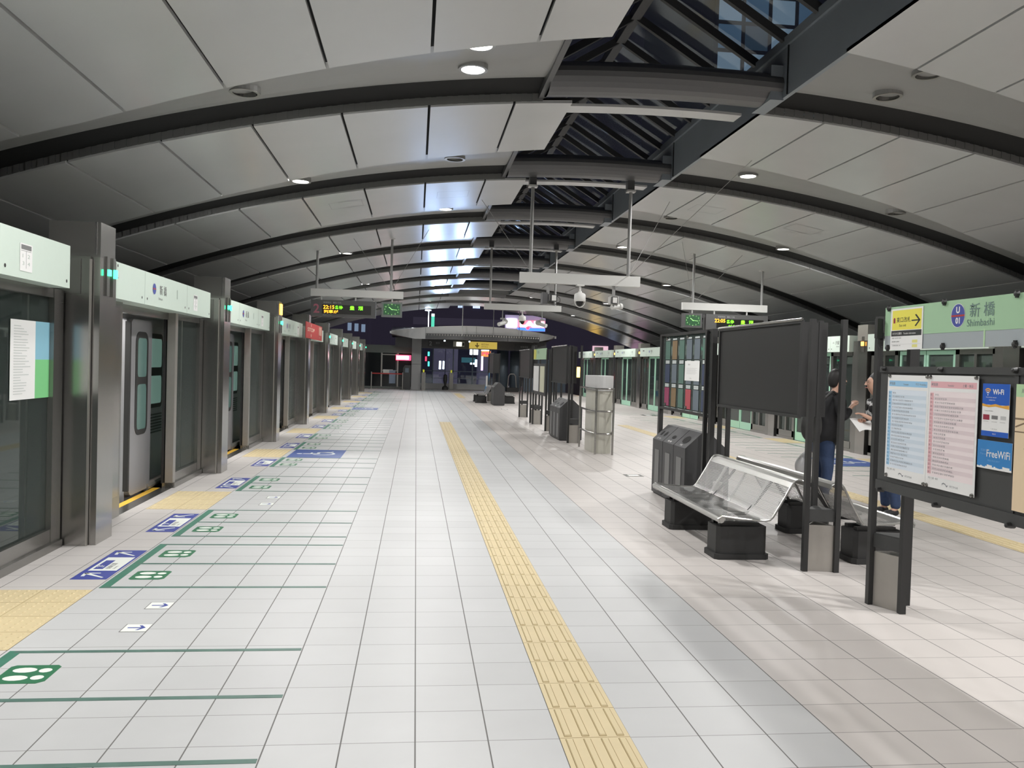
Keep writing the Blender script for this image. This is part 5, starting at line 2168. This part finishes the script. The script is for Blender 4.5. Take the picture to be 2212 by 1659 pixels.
p2, h2 = person('person in black and white knit and jeans facing left, holding a paper sheet', (5.28, 8.80), -1, None, 0.19, 0.80,
                {-1: (None, (0.14, -0.22, 1.02), (0.31, -0.06, 1.045)), 1: (None, (0.16, 0.20, 0.99), (0.34, 0.10, 1.09))}, M_knit, M_jean, extra_h=0.985, pid=1, stance=0.10)
m = MB()
nx, ny = 8, 6
for i in range(nx):
    for j in range(ny):
        def PP(a, b):
            u, v = a/nx, b/ny
            x = 4.80+0.26*u
            y = 8.62+0.22*v
            z = 1.005-0.02*u+0.06*v-0.07*(1-u)*(1-v)+0.012*sin(7*u)
            return (x, y, z)
        m.quad(PP(i, j), PP(i+1, j), PP(i+1, j+1), PP(i, j+1))
m.smooth = True
single(m, 'paper_sheet', [M_paper], 'creased white paper sheet held open between the two people', 'paper', (4.9, 8.72, 1.0))
# ================================================================== far end of the platform
M_stone = mat('column_pale', (0.42, 0.42, 0.42), 0.5, noise=0.05)
M_endgrey = mat('booth_band_grey', (0.16, 0.18, 0.165), 0.5)
M_dglass = mat('booth_dark_glass', (0.015, 0.018, 0.02), 0.12)
M_blueg = mat('duct_blue_grey', (0.14, 0.18, 0.22), 0.45, metal=0.3, noise=0.15, nscale=2, aniso=(1, 1, .1))

# booth wall on the left
t = thing('office_booth', 'glazed station office front at the far left end behind a red belt', 'booth', (-1.4, 48, 0))
m = MB(); m.box(-3.0, -0.2, 48.0, 48.15, 2.02, 2.46); m.box(-3.0, -0.2, 48.0, 48.1, 0, 0.12); m.build('fascia_band', [M_endgrey], t)
for a, b_ in ((-2.95, -2.0), (-1.9, -1.15), (-1.0, -0.25)):
    m = MB(); m.box(a, b_, 48.06, 48.09, 0.12, 2.02); m.build('dark_pane', [M_dglass], t)
m = MB()
for x in (-3.0, -1.97, -1.07, -0.25):
    m.box(x, x+0.07, 48.0, 48.1, 0.12, 2.02)
m.box(-1.9, -1.07, 48.0, 48.1, 1.0, 1.04); m.box(-1.9, -1.07, 48.0, 48.1, 1.9, 1.95)
pieces(m, 'frame_bar', [M_steel_l], t)
m = MB(); m.box(-1.85, -1.3, 47.98, 48.0, 0.85, 1.08); m.box(-1.5, -1.15, 47.97, 48.0, 0.3, 1.05, 1); pieces(m, 'notice', [M_stw, mat('poster_pale_blue', (0.30, 0.38, 0.5), 0.5)], t)
m = MB()
m.box(-1.15, -0.30, 47.93, 47.97, 1.62, 1.92)
for i_, w_ in enumerate((0.15, 0.13, 0.17, 0.14, 0.06)):
    m.box(-1.11+0.155*i_, -1.11+0.155*i_+w_, 47.92, 47.93, 1.67, 1.87, 1)
single(m, 'neon_sign', [emat('neon_red_glow', (1.0, 0.05, 0.12), 3.0), emat('neon_white_glow', (1.0, 0.9, 0.9), 9.0)], 'glowing red and white sign on the office booth, far left', 'sign', (-0.7, 47.95, 1.62))
# belt barrier
t = thing('belt_barrier', 'red belt stretched between two posts in front of the office booth', 'barrier', (-1.6, 46.6, 0))
for x in (-2.42, -0.72):
    m = MB(); m.cyl((x, 46.6, 0), (x, 46.6, 0.95), 0.03, n=10); m.cyl((x, 46.6, 0), (x, 46.6, 0.03), 0.14, n=16); m.build('post', [M_steel_l], t)
m = MB(); m.box(-2.42, -0.72, 46.59, 46.61, 0.84, 0.90); m.build('belt', [M_red], t)
t = thing('ticket_machine', 'dark standing machine between the belt barrier and white column', 'machine', (-0.55, 47.2, 0))
m = MB(); m.prism([(-0.72, 0), (-0.30, 0), (-0.30, 1.35), (-0.62, 1.35), (-0.72, 1.2)], 47.0, 47.4, 'xz'); m.build('cabinet', [M_char], t)
m = MB(); m.box(-0.6, -0.4, 46.97, 47.0, 0.95, 1.2); m.build('panel', [M_blueg], t)

# white column and lintel
m = MB()
m.box(-0.26, 0.27, 47.6, 48.2, 0, 2.9)
m.box(-0.262, 0.272, 47.595, 47.6, 1.42, 1.435, 1)
struct(m, 'wall_end', [M_stone, M_ink])
m = MB()
m.box(-1.2, 7.4, 47.8, 48.4, 2.36, 2.92)
m.box(-3.2, -0.26, 48.15, 48.3, 0, 2.46, 0)
struct(m, 'trim_90', [M_rib])

# lens-shaped canopy
t = thing('entrance_canopy', 'pale lens-shaped canopy floating over the far entrance', 'canopy', (3.1, 46, 3.0))
m = MB()
n = 28


def can(x):
    u = (x-3.1)/4.55
    k = max(0.0, 1-u*u)
    e = min(1.0, (1-abs(u))/0.28)
    return 46.3-2.0*k, 3.20+0.33*k, 3.07-0.27*e
for i in range(n):
    xa, xb = -1.40+9.0*i/n, -1.40+9.0*(i+1)/n
    (ya, ta, ba), (yb, tb, bb) = can(xa), can(xb)
    m.quad((xa, ya+0.3, ba), (xb, yb+0.3, bb), (xb, yb, tb), (xa, ya, ta))
    m.quad((xa, ya, ta), (xb, yb, tb), (xb, 49, 3.55), (xa, 49, 3.55))
    m.quad((xa, ya+0.3, ba), (xb, yb+0.3, bb), (xb, 49, 2.93), (xa, 49, 2.93), 1)
m.build('fascia', [mat('canopy_pale_metal', (0.75, 0.75, 0.75), 0.4), M_char], t)
m = MB()
for x in (-1.47, 7.62):
    m.box(x, x+0.09, 46.25, 46.4, 3.07, 3.20)
pieces(m, 'end_cap', [M_white], t)
m = MB()
for x in (0.45, 3.1, 5.6):
    u = (x-3.1)/4.55
    y = can(x)[0]+0.03
    m.box(x, x+0.012, y-0.02, y, 3.1, can(x)[1])
pieces(m, 'panel_joint', [M_ink], t)
m = MB()
for k in range(44):
    xa = 0.45+6.2*k/44
    ya, ta, ba = can(xa)
    xb = xa+0.145
    yb = can(xb)[0]
    m.quad((xa, ya-0.02, 2.80), (xb, yb-0.02, 2.80), (xb, yb-0.02, 3.09), (xa, ya-0.02, 3.09))
    m.box(xa+0.03, xa+0.09, ya-0.04, ya-0.021, 2.98, 3.06, 1)
m.build('bulb_row', [M_rib, M_steel_l], t)
# uplight on canopy
m = MB(); m.cyl((-0.25, 46.2, 3.3), (-0.25, 46.2, 3.42), 0.06, n=10)
single(m, 'beacon', [M_white], 'tiny white beacon standing on the left part of the far canopy', 'lamp', (-0.25, 46.2, 3.3))

# hanging boards below the canopy
m = MB()
m.box(0.60, 2.0, 46.5, 46.6, 2.42, 2.80)
m.text('2', (0.68, 46.49, 2.48), (1, 0, 0), (0, 0, 1), 0.24, 1, bold=0.02)
m.text('豊洲', (1.05, 46.49, 2.58), (1, 0, 0), (0, 0, 1), 0.10, 1)
single(m, 'platform_sign', [M_char, mat('sign_print_dim', (0.3, 0.3, 0.3), 0.5)], 'dark platform sign with large 2 below the far canopy, left', 'sign', (1.3, 46.5, 2.42))
m = MB()
m.box(2.0, 2.62, 46.4, 46.5, 2.46, 2.74); m.box(2.18, 2.46, 46.39, 46.4, 2.49, 2.71, 1); m.box(2.5, 2.6, 46.39, 46.4, 2.52, 2.68, 2)
single(m, 'lit_sign', [M_beige, emat('sign_white_glow', (1, 0.98, 0.85), 3.0), M_ink], 'small lit box sign between the dark 2 sign and yellow exit sign', 'sign', (2.3, 46.4, 2.46))
m = MB()
m.box(2.88, 4.42, 46.3, 46.4, 2.38, 2.76, 0)
m.text('↓', (3.20, 46.29, 2.44), (1, 0, 0), (0, 0, 1), 0.26, 1, bold=0.03)
m.text('出口 Exit', (3.55, 46.29, 2.58), (1, 0, 0), (0, 0, 1), 0.10, 1)
m.text('のりかえ', (3.55, 46.29, 2.45), (1, 0, 0), (0, 0, 1), 0.08, 1)
single(m, 'exit_sign', [mat('exit_sign_yellow', (0.85, 0.62, 0.12), 0.5, emit=0.35, ecol=(1, .75, .15)), M_ink], 'yellow exit sign with a down arrow below the far canopy', 'sign', (3.6, 46.3, 2.38))
m = MB()
m.box(5.45, 6.70, 46.5, 46.6, 2.34, 2.70)
m.text('1', (6.50, 46.49, 2.42), (1, 0, 0), (0, 0, 1), 0.20, 1, bold=0.02)
m.text('降車専用', (5.75, 46.49, 2.50), (1, 0, 0), (0, 0, 1), 0.10, 1)
single(m, 'platform_sign', [M_char, mat('sign_print_dim', (0.3, 0.3, 0.3), 0.5)], 'dark platform sign with a 1 below the far canopy, right', 'sign', (6, 46.5, 2.34))

# added cool spots, no known fitting, that give the ceiling its blue sheen
for fx_, lab in ((1.45, 'left'), (2.75, 'right')):
    t = thing('floodlight', 'added cool spot fitting under the far canopy brightening the ceiling, %s one' % lab, 'light fitting', (fx_, 44.2, 2.6))
    m = MB(); m.box(fx_-0.05, fx_+0.05, 44.16, 44.24, 2.66, 2.74); m.box(fx_-0.01, fx_+0.01, 44.2, 44.6, 2.74, 2.82); m.build('housing', [M_char], t)
    m = MB(); m.box(fx_-0.04, fx_+0.04, 44.155, 44.16, 2.67, 2.73); m.build('lens', [emat('flood_glow', (0.7, 0.82, 1.0), 6.0)], t)
    sp = bpy.data.lights.new('ceiling_sheen_spot', 'SPOT')
    sp.energy = 720
    sp.color = (0.42, 0.62, 1.0)
    sp.spot_size = math.radians(16)
    sp.spot_blend = 0.5
    sp.shadow_soft_size = 0.12
    lo = bpy.data.objects.new('ceiling_sheen_spot', sp)
    COL.objects.link(lo)
    lo.parent = t
    lo.location = (0, -0.08, 0.10)
    lo.rotation_euler = (Vector((0.8, 22, 4.9))-Vector((fx_, 44.12, 2.70))).to_track_quat('-Z', 'Y').to_euler()

# glazed screen wall of the entrance
m = MB()
m.box(0.27, 5.0, 49.9, 49.92, 0.32, 2.5)
struct(m, 'window_2', [M_gend])
m = MB()
m.box(0.27, 5.0, 49.85, 49.97, 0.0, 0.32, 1)
for x in (0.30, 0.95, 2.15, 3.30, 4.30):
    m.box(x, x+0.06, 49.86, 49.96, 0.3, 2.6)
m.box(0.27, 5.0, 49.86, 49.96, 1.04, 1.08)
m.box(0.27, 5.0, 49.86, 49.96, 0.62, 0.65)
struct(m, 'trim_91', [M_blueg, M_stone])
# gate posts
for x, y, lab in ((0.42, 47.2, 'ticket gate post with yellow badge beside the white column'), (2.02, 48.5, 'ticket gate post with yellow badge in the middle of the far entrance')):
    t = thing('ticket_gate', lab, 'gate', (x, y, 0))
    m = MB(); m.box(x-0.10, x+0.12, y, y+0.9, 0, 0.98); m.build('cabinet', [M_steel_d], t)
    m = MB(); m.box(x-0.04, x+0.05, y-0.005, y, 1.0, 1.14); m.box(x-0.02, x+0.03, y-0.002, y+0.01, 0.98, 1.0); m.build('badge', [mat('badge_yellow', (0.7, 0.7, 0.05), 0.5, emit=0.3)], t)
m = MB(); m.lathe([(0.0, 0), (0.18, 0.0), (0.17, 0.15), (0.05, 0.25), (0.12, 0.55), (0.10, 0.85), (0.0, 0.9)], (1.68, 48.3, 0), 12)
single(m, 'standing_figure_sign', [M_ink], 'small black standing sign at the middle of the far entrance', 'sign', (1.68, 48.3, 0))

# blue-grey rounded ducts right of the entrance
for x, r_, lab in ((5.05, 0.34, 'left'), (5.85, 0.36, 'middle')):
    m = MB(); m.cyl((x, 49.3, 0), (x, 49.3, 2.36), r_, n=24); m.smooth = True
    single(m, 'round_column', [M_blueg], 'blue-grey round column right of the far entrance glass, %s one' % lab, 'column', (x, 49.3, 0))
m = MB(); m.box(6.3, 7.4, 48.9, 49.1, 0, 2.36)
m.box(7.4, 8.8, 49.0, 49.1, 0, 1.9)
struct(m, 'wall_end', [M_blueg])
m = MB()
m.prism([(3.78, 0), (3.92, 0), (4.10, 1.15), (3.98, 1.15)], 46.4, 46.43, 'xz')
m.box(3.86, 4.0, 46.39, 46.4, 0.3, 0.9, 1)
single(m, 'banner_stand', [mat('banner_sky_blue', (0.08, 0.30, 0.6), 0.5), M_white], 'leaning blue and white banner stand behind the far bench', 'banner', (3.9, 46.4, 0))
m = MB()
m.tube([(5.2, 47.6, 0.1), (5.25, 47.6, 0.9), (5.35, 47.6, 1.02), (5.55, 47.6, 1.02), (5.65, 47.6, 0.9), (5.72, 47.6, 0.1)], 0.025, 8)
m.box(5.15, 5.8, 47.3, 47.9, 0.0, 0.25, 1)
single(m, 'luggage_trolley', [M_steel_l, M_ink], 'black trolley with a rounded steel handle near the far ducts', 'trolley', (5.45, 47.6, 0))
t = thing('barrier_lamp', 'slim post with two small red lamps left of the far dark boards', 'lamp', (6.2, 46.6, 0))
m = MB(); m.cyl((6.1, 46.6, 0), (6.1, 46.6, 1.0), 0.025, n=8); m.build('post', [M_char], t)
m = MB()
for x in (6.02, 6.22):
    m.lathe([(0, -.05), (.05, 0), (0, .05)], (x, 46.6, 1.04), 10)
pieces(m, 'lamp', [M_ledred], t)

# tall lamp post and green banner
t = thing('lamp_post', 'tall white lamp post with glowing head rising in front of the far canopy', 'lamp post', (0.60, 45.6, 3.45))
lx, ly = 0.60, 45.6
m = MB(); m.cyl((lx, ly, 3.45), (lx, ly, 4.36), 0.032, n=10); m.build('pole', [M_white], t)
m = MB(); m.lathe([(0.0, 0.04), (0.16, 0.02), (0.17, -0.03), (0.0, -0.05)], (lx-0.03, ly, 4.36), 16); m.build('lamp_head', [emat('flood_glow', (0.85, 0.92, 1.0), 25.0)], t)
sp = bpy.data.lights.new('lamp_light', 'SPOT')
sp.energy = 160
sp.color = (0.9, 0.95, 1)
sp.spot_size = math.radians(130)
sp.spot_blend = 0.6
sp.shadow_soft_size = 0.10
lo = bpy.data.objects.new('lamp_light', sp)
COL.objects.link(lo)
lo.parent = t
lo.location = (-0.03, -0.75, 0.85)
lo.rotation_euler = (math.radians(15), 0, 0)
m = MB(); m.box(0.80, 0.98, 48.6, 48.7, 3.3, 4.35)
m.box(0.80, 0.98, 48.58, 48.6, 4.2, 4.35, 1)
single(m, 'vertical_sign', [emat('sign_teal_glow', (0.10, 0.65, 0.45), 1.0), emat('sign_pale_glow', (0.9, 1, 1), 1.5)], 'narrow glowing teal sign beside the tall white lamp post', 'sign', (0.9, 48.6, 3.3))
for x, lab in ((2.35, 'thin white pole left of centre'), (3.98, 'thin grey pole right of centre'), (5.35, 'thin dark pole under the far dome camera')):
    m = MB(); m.cyl((x, 44.0, 3.0), (x, 44.0, A(x)), 0.022, n=8)
    single(m, 'canopy_rod', [M_beamw if x < 3 else M_pole], lab+' hanging down to the far canopy', 'rod', (x, 44.0, 3.0))

# ================================================================== city beyond
M_bld = mat('building_violet_self_lit', (0.045, 0.04, 0.06), 0.8, noise=0.1, nscale=0.3, emit=0.4, ecol=(0.035, 0.030, 0.05))  # self-glow stands in for city light on the walls
M_bld2 = mat('building_slate_self_lit', (0.05, 0.05, 0.065), 0.8, noise=0.1, nscale=0.3, emit=0.25, ecol=(0.03, 0.03, 0.045))  # fainter self-glow, again city light put into the wall colour
M_win = emat('window_glow_cool', (0.45, 0.62, 1.0), 2.2)
M_win2 = emat('window_glow_dim', (0.22, 0.30, 0.42), 0.7)
M_winw = emat('window_glow_warm', (1.0, 0.75, 0.35), 2.0)
M_whites = emat('shopfront_white_glow', (0.95, 0.97, 1.0), 9.0)
M_pinks = emat('shopfront_pink_glow', (0.9, 0.5, 0.75), 6.0)
M_gold = emat('shopfront_gold_glow', (1.0, 0.62, 0.12), 6.0)
M_blues = emat('sign_blue_glow', (0.04, 0.15, 1.0), 2.5)
M_reds = emat('sign_red_glow', (1.0, 0.05, 0.10), 3.0)
M_orng = emat('sign_orange_glow', (1.0, 0.22, 0.04), 3.0)


def building(x0, x1, y0, y1, h, mt, label, wins=(), z0=-5):
    t = thing('building', label, 'building', ((x0+x1)/2, y0, z0))
    m = MB(); m.box(x0, x1, y0, y1, z0, h); m.build('block', [mt], t)
    for a, b_, c, d, mm in wins:
        m = MB(); m.box(a, b_, y0-0.06, y0, c, d); m.build('window', [mm], t)
    return t


building(-30, -4.4, 78, 95, 20, M_bld, 'dark violet building behind the left office booth, faint windows',
         [(-6.3+0.62*i, -5.95+0.62*i, 4.25-0.05*i, 4.95-0.05*i, M_win2) for i in range(3)])
wl = []
rnd = random.Random(5)
for i in range(9):
    wl.append((3.9+i*0.14 if i < 4 else 4.8+i*0.14, 3.98+i*0.14 if i < 4 else 4.9+i*0.14, 6.95, 7.15, M_win))
building(-4.4, 8.8, 82, 95, 8.6, M_bld, 'broad dark building straight beyond the canopy with a row of small lit windows',
         wl+[(-0.4, 8.6, 5.2, 5.9, mat('ledge_violet_self_lit', (0.09, 0.08, 0.12), 0.7, emit=0.3, ecol=(0.08, 0.07, 0.11)))])  # ledge glows by itself, light on it put into the colour
building(13.9, 19.0, 76, 95, 17, M_bld, 'tall dark violet tower right of the large neon sign', [(12.2+2.6, 12.2+3.0, 5.6, 6.1, M_winw)])
building(19.0, 26, 86, 99, 10, M_bld2, 'slate building at right holding a small red and white shop sign')
M_wt = emat('window_glow_steel', (0.10, 0.17, 0.26), 0.55)
M_wt2 = emat('window_glow_faint', (0.05, 0.08, 0.12), 0.5)
M_wt3 = emat('window_glow_pale', (0.26, 0.36, 0.46), 0.55)
building(29, 44, 92, 110, 52, M_bld2, 'high dark office tower seen through the rooflight',
         [(29.5+2.3*i, 31.3+2.3*i, 24+2.6*j, 25.8+2.6*j, (M_wt2, M_wt2, M_wt)[(i*3+j*5+i*j) % 3]) for i in range(5) for j in range(10)])
building(19.6, 27.5, 56, 74, 42, M_bld2, 'blue lit tower block over the right tracks, seen through the rooflight',
         [(19.9+1.9*i, 21.5+1.9*i, 16+1.9*j, 17.6+1.9*j, (M_wt, M_wt2, M_wt3, M_wt)[(i+2*j+i*j) % 4]) for i in range(4) for j in range(13)], z0=9)
building(-26, -9, 28, 60, 26, M_bld, 'dark block rising left of the tracks')

# large neon billboard
t = thing('billboard', 'large neon billboard with white panel and LABI lettering beyond the canopy', 'billboard', (11.5, 74, 4.2))
m = MB()
K = 74/90
bx0, bx1 = 9.4*K, 13.77*K
m.box(bx0, bx1, 74, 74.2, 4.55, 5.95)
m.build('backing', [mat('billboard_violet', (0.2, 0.17, 0.25), 0.6, emit=0.5, ecol=(0.45, 0.38, 0.6))], t)
m = MB(); m.box(bx0+0.5, bx0+0.7, 74.05, 74.2, -1.45, 4.55); m.box(bx1-0.7, bx1-0.5, 74.05, 74.2, -1.45, 4.55)
pieces(m, 'leg', [M_bld], t)
m = MB(); m.box(bx0+0.12, bx0+1.02, 73.9, 74, 4.85, 5.62); m.build('white_panel', [M_whites], t)
m = MB(); m.box(bx0+1.12, bx1-0.05, 73.95, 74, 4.88, 5.50); m.build('red_field', [emat('billboard_red_glow', (1.0, 0.12, 0.18), 2.2)], t)
m = MB(); m.text('LABI', (bx0+1.25, 73.9, 4.93), (1, 0, 0), (0, 0, 1), 0.52, 0, w=2.2, bold=0.06); m.build('lettering', [M_whites], t)
m = MB(); m.box(bx0+1.12, bx1-0.05, 73.92, 74, 4.60, 4.85); m.build('blue_band', [M_blues], t)
m = MB(); m.lathe([(0, -.05), (0.15, -.04), (0.15, .02)], (bx0+2.0, 73.85, 4.84), 20, 0, 'y'); m.build('round_badge', [M_reds], t)

# shop signs seen through the entrance glass
def glow(x0, x1, y, z0, z1, mt, label, txt=None, tm=None, name='shop_sign', cat='sign'):
    m = MB(); m.box(x0, x1, y, y+0.1, z0, z1)
    ms = [mt]
    if txt:
        m.text(txt, ((x0+x1)/2, y-0.01, z0+(z1-z0)*0.2), (1, 0, 0), (0, 0, 1), (z1-z0)*0.6, 1, align='c', w=(x1-x0)*0.86, bold=0.03)
        ms.append(tm)
    return single(m, name, ms, label, cat, ((x0+x1)/2, y, z0))




glow(4.17, 4.81, 66, 2.25, 2.92, M_whites, 'bright white shop sign in the street beyond the entrance glass')
glow(4.92, 5.55, 64, 2.54, 2.84, M_whites, 'white top panel over the orange shop sign')
glow(4.93, 5.63, 64, 2.11, 2.54, M_orng, 'orange shop sign starting with PR beyond the entrance glass', txt='PR', tm=M_reds)
glow(4.85, 4.99, 63, 1.06, 2.11, M_pinks, 'narrow pink vertical neon under the orange shop sign')
glow(1.67, 1.82, 62, 1.08, 1.67, M_whites, 'left one of two white light tubes behind the entrance glass')
glow(1.94, 2.06, 62, 1.09, 1.67, M_whites, 'right one of two white light tubes behind the entrance glass')
glow(4.25, 4.40, 61, 1.33, 1.84, M_whites, 'short white vertical light beyond the right entrance pane')
glow(3.91, 4.21, 61, 1.49, 1.60, M_whites, 'tiny white lettering strip beyond the right entrance pane')
glow(0.62, 0.74, 60, 1.63, 1.96, M_reds, 'small red and white light beside the column at the far entrance')
glow(0.80, 0.93, 60, 2.00, 2.30, emat('lamp_teal_glow', (0.1, 0.9, 0.6), 3.0), 'upper small teal light behind the entrance glass')
glow(0.82, 0.94, 60, 1.27, 1.61, emat('lamp_teal_glow', (0.1, 0.9, 0.6), 3.0), 'lower small teal light behind the entrance glass')
glow(0.72, 1.30, 60, 2.62, 2.90, mat('awning_blue_self_lit', (0.1, 0.25, 0.4), 0.6, emit=0.5, ecol=(0.1, 0.3, 0.5)), 'blue awning strip at the top of the entrance glass')  # awning is no lamp; its glow paints in the light on it
glow(6.95, 7.09, 60, 1.15, 2.22, M_pinks, 'tall pale violet light strip on the right blue-grey wall')
glow(1.72, 2.36, 70, 2.75, 3.04, M_win, 'cluster of cool street lights high behind the entrance glass')
glow(3.37, 4.44, 63, 1.61, 1.99, mat('bus_teal_self_lit', (0.05, 0.16, 0.17), 0.5, emit=0.5, ecol=(0.06, 0.2, 0.22)), 'teal panel of a street shelter beyond the entrance glass')  # panel glows faintly by itself, no lamp behind it
glow(16.06, 17.51, 75.88, 2.78, 3.50, emat('sign_rose_glow', (0.85, 0.55, 0.65), 0.9), 'small glowing shop sign above the far right screen headers')
glow(19.84, 21.34, 85.88, 3.08, 4.10, emat('facade_pink_glow', (0.42, 0.26, 0.30), 0.9), 'dim pink facade piece at the roof edge on the far right', name='lit_facade', cat='facade')
glow(20.26, 20.93, 85.75, 3.00, 3.45, M_gold, 'gold lit sign peeping over the right screen headers')
glow(11.21, 11.52, 58, 0.80, 1.52, M_gold, 'gold lit window behind the furthest right screen glass')
glow(11.60, 11.78, 58, 0.81, 1.53, M_gold, 'narrow gold lit window behind the furthest right screen glass')
glow(12.70, 13.12, 58, 1.79, 2.12, M_win, 'upper pale shop light behind the right screen glass')
glow(12.65, 13.24, 58, 1.23, 1.51, M_win, 'lower pale shop light behind the right screen glass')
glow(13.35, 13.50, 56, 0.90, 2.13, M_whites, 'tall white neon strip behind the right screen glass')
glow(13.59, 13.69, 56, 1.37, 2.13, M_gold, 'tall gold neon strip behind the right screen glass')
glow(13.90, 14.18, 56, 0.85, 2.15, M_pinks, 'tall pink lit poster behind the right screen glass')
glow(14.28, 14.44, 56, 0.83, 2.09, M_pinks, 'narrow pink lit poster behind the right screen glass')
# facades of the street beyond
m = MB()
for i, (xa, xb, zb) in enumerate(((1.35, 2.30, 2.99), (2.43, 3.34, 3.03), (5.02, 6.04, 3.11))):
    m2 = MB(); m2.box(xa, xb, 68, 70, -1.4, zb)
    single(m2, 'street_facade', [mat('facade_mauve_self_lit', (0.12, 0.10, 0.13), 0.7, emit=0.6, ecol=(0.11, 0.09, 0.13))], 'mauve street facade beyond the entrance glass, %s one' % ('left', 'middle', 'right')[i], 'building', (xa, 68, 0))  # own glow paints street light onto these facades
m = MB(); m.box(-8, 40, 46.5, 130, -1.6, -1.45)
struct(m, 'ground', [M_dark])
m = MB(); m.box(-3, 8.7, 52, 62, -0.3, -0.02)
struct(m, 'floor', [mat('concourse_floor_blue', (0.2, 0.22, 0.26), 0.25)])
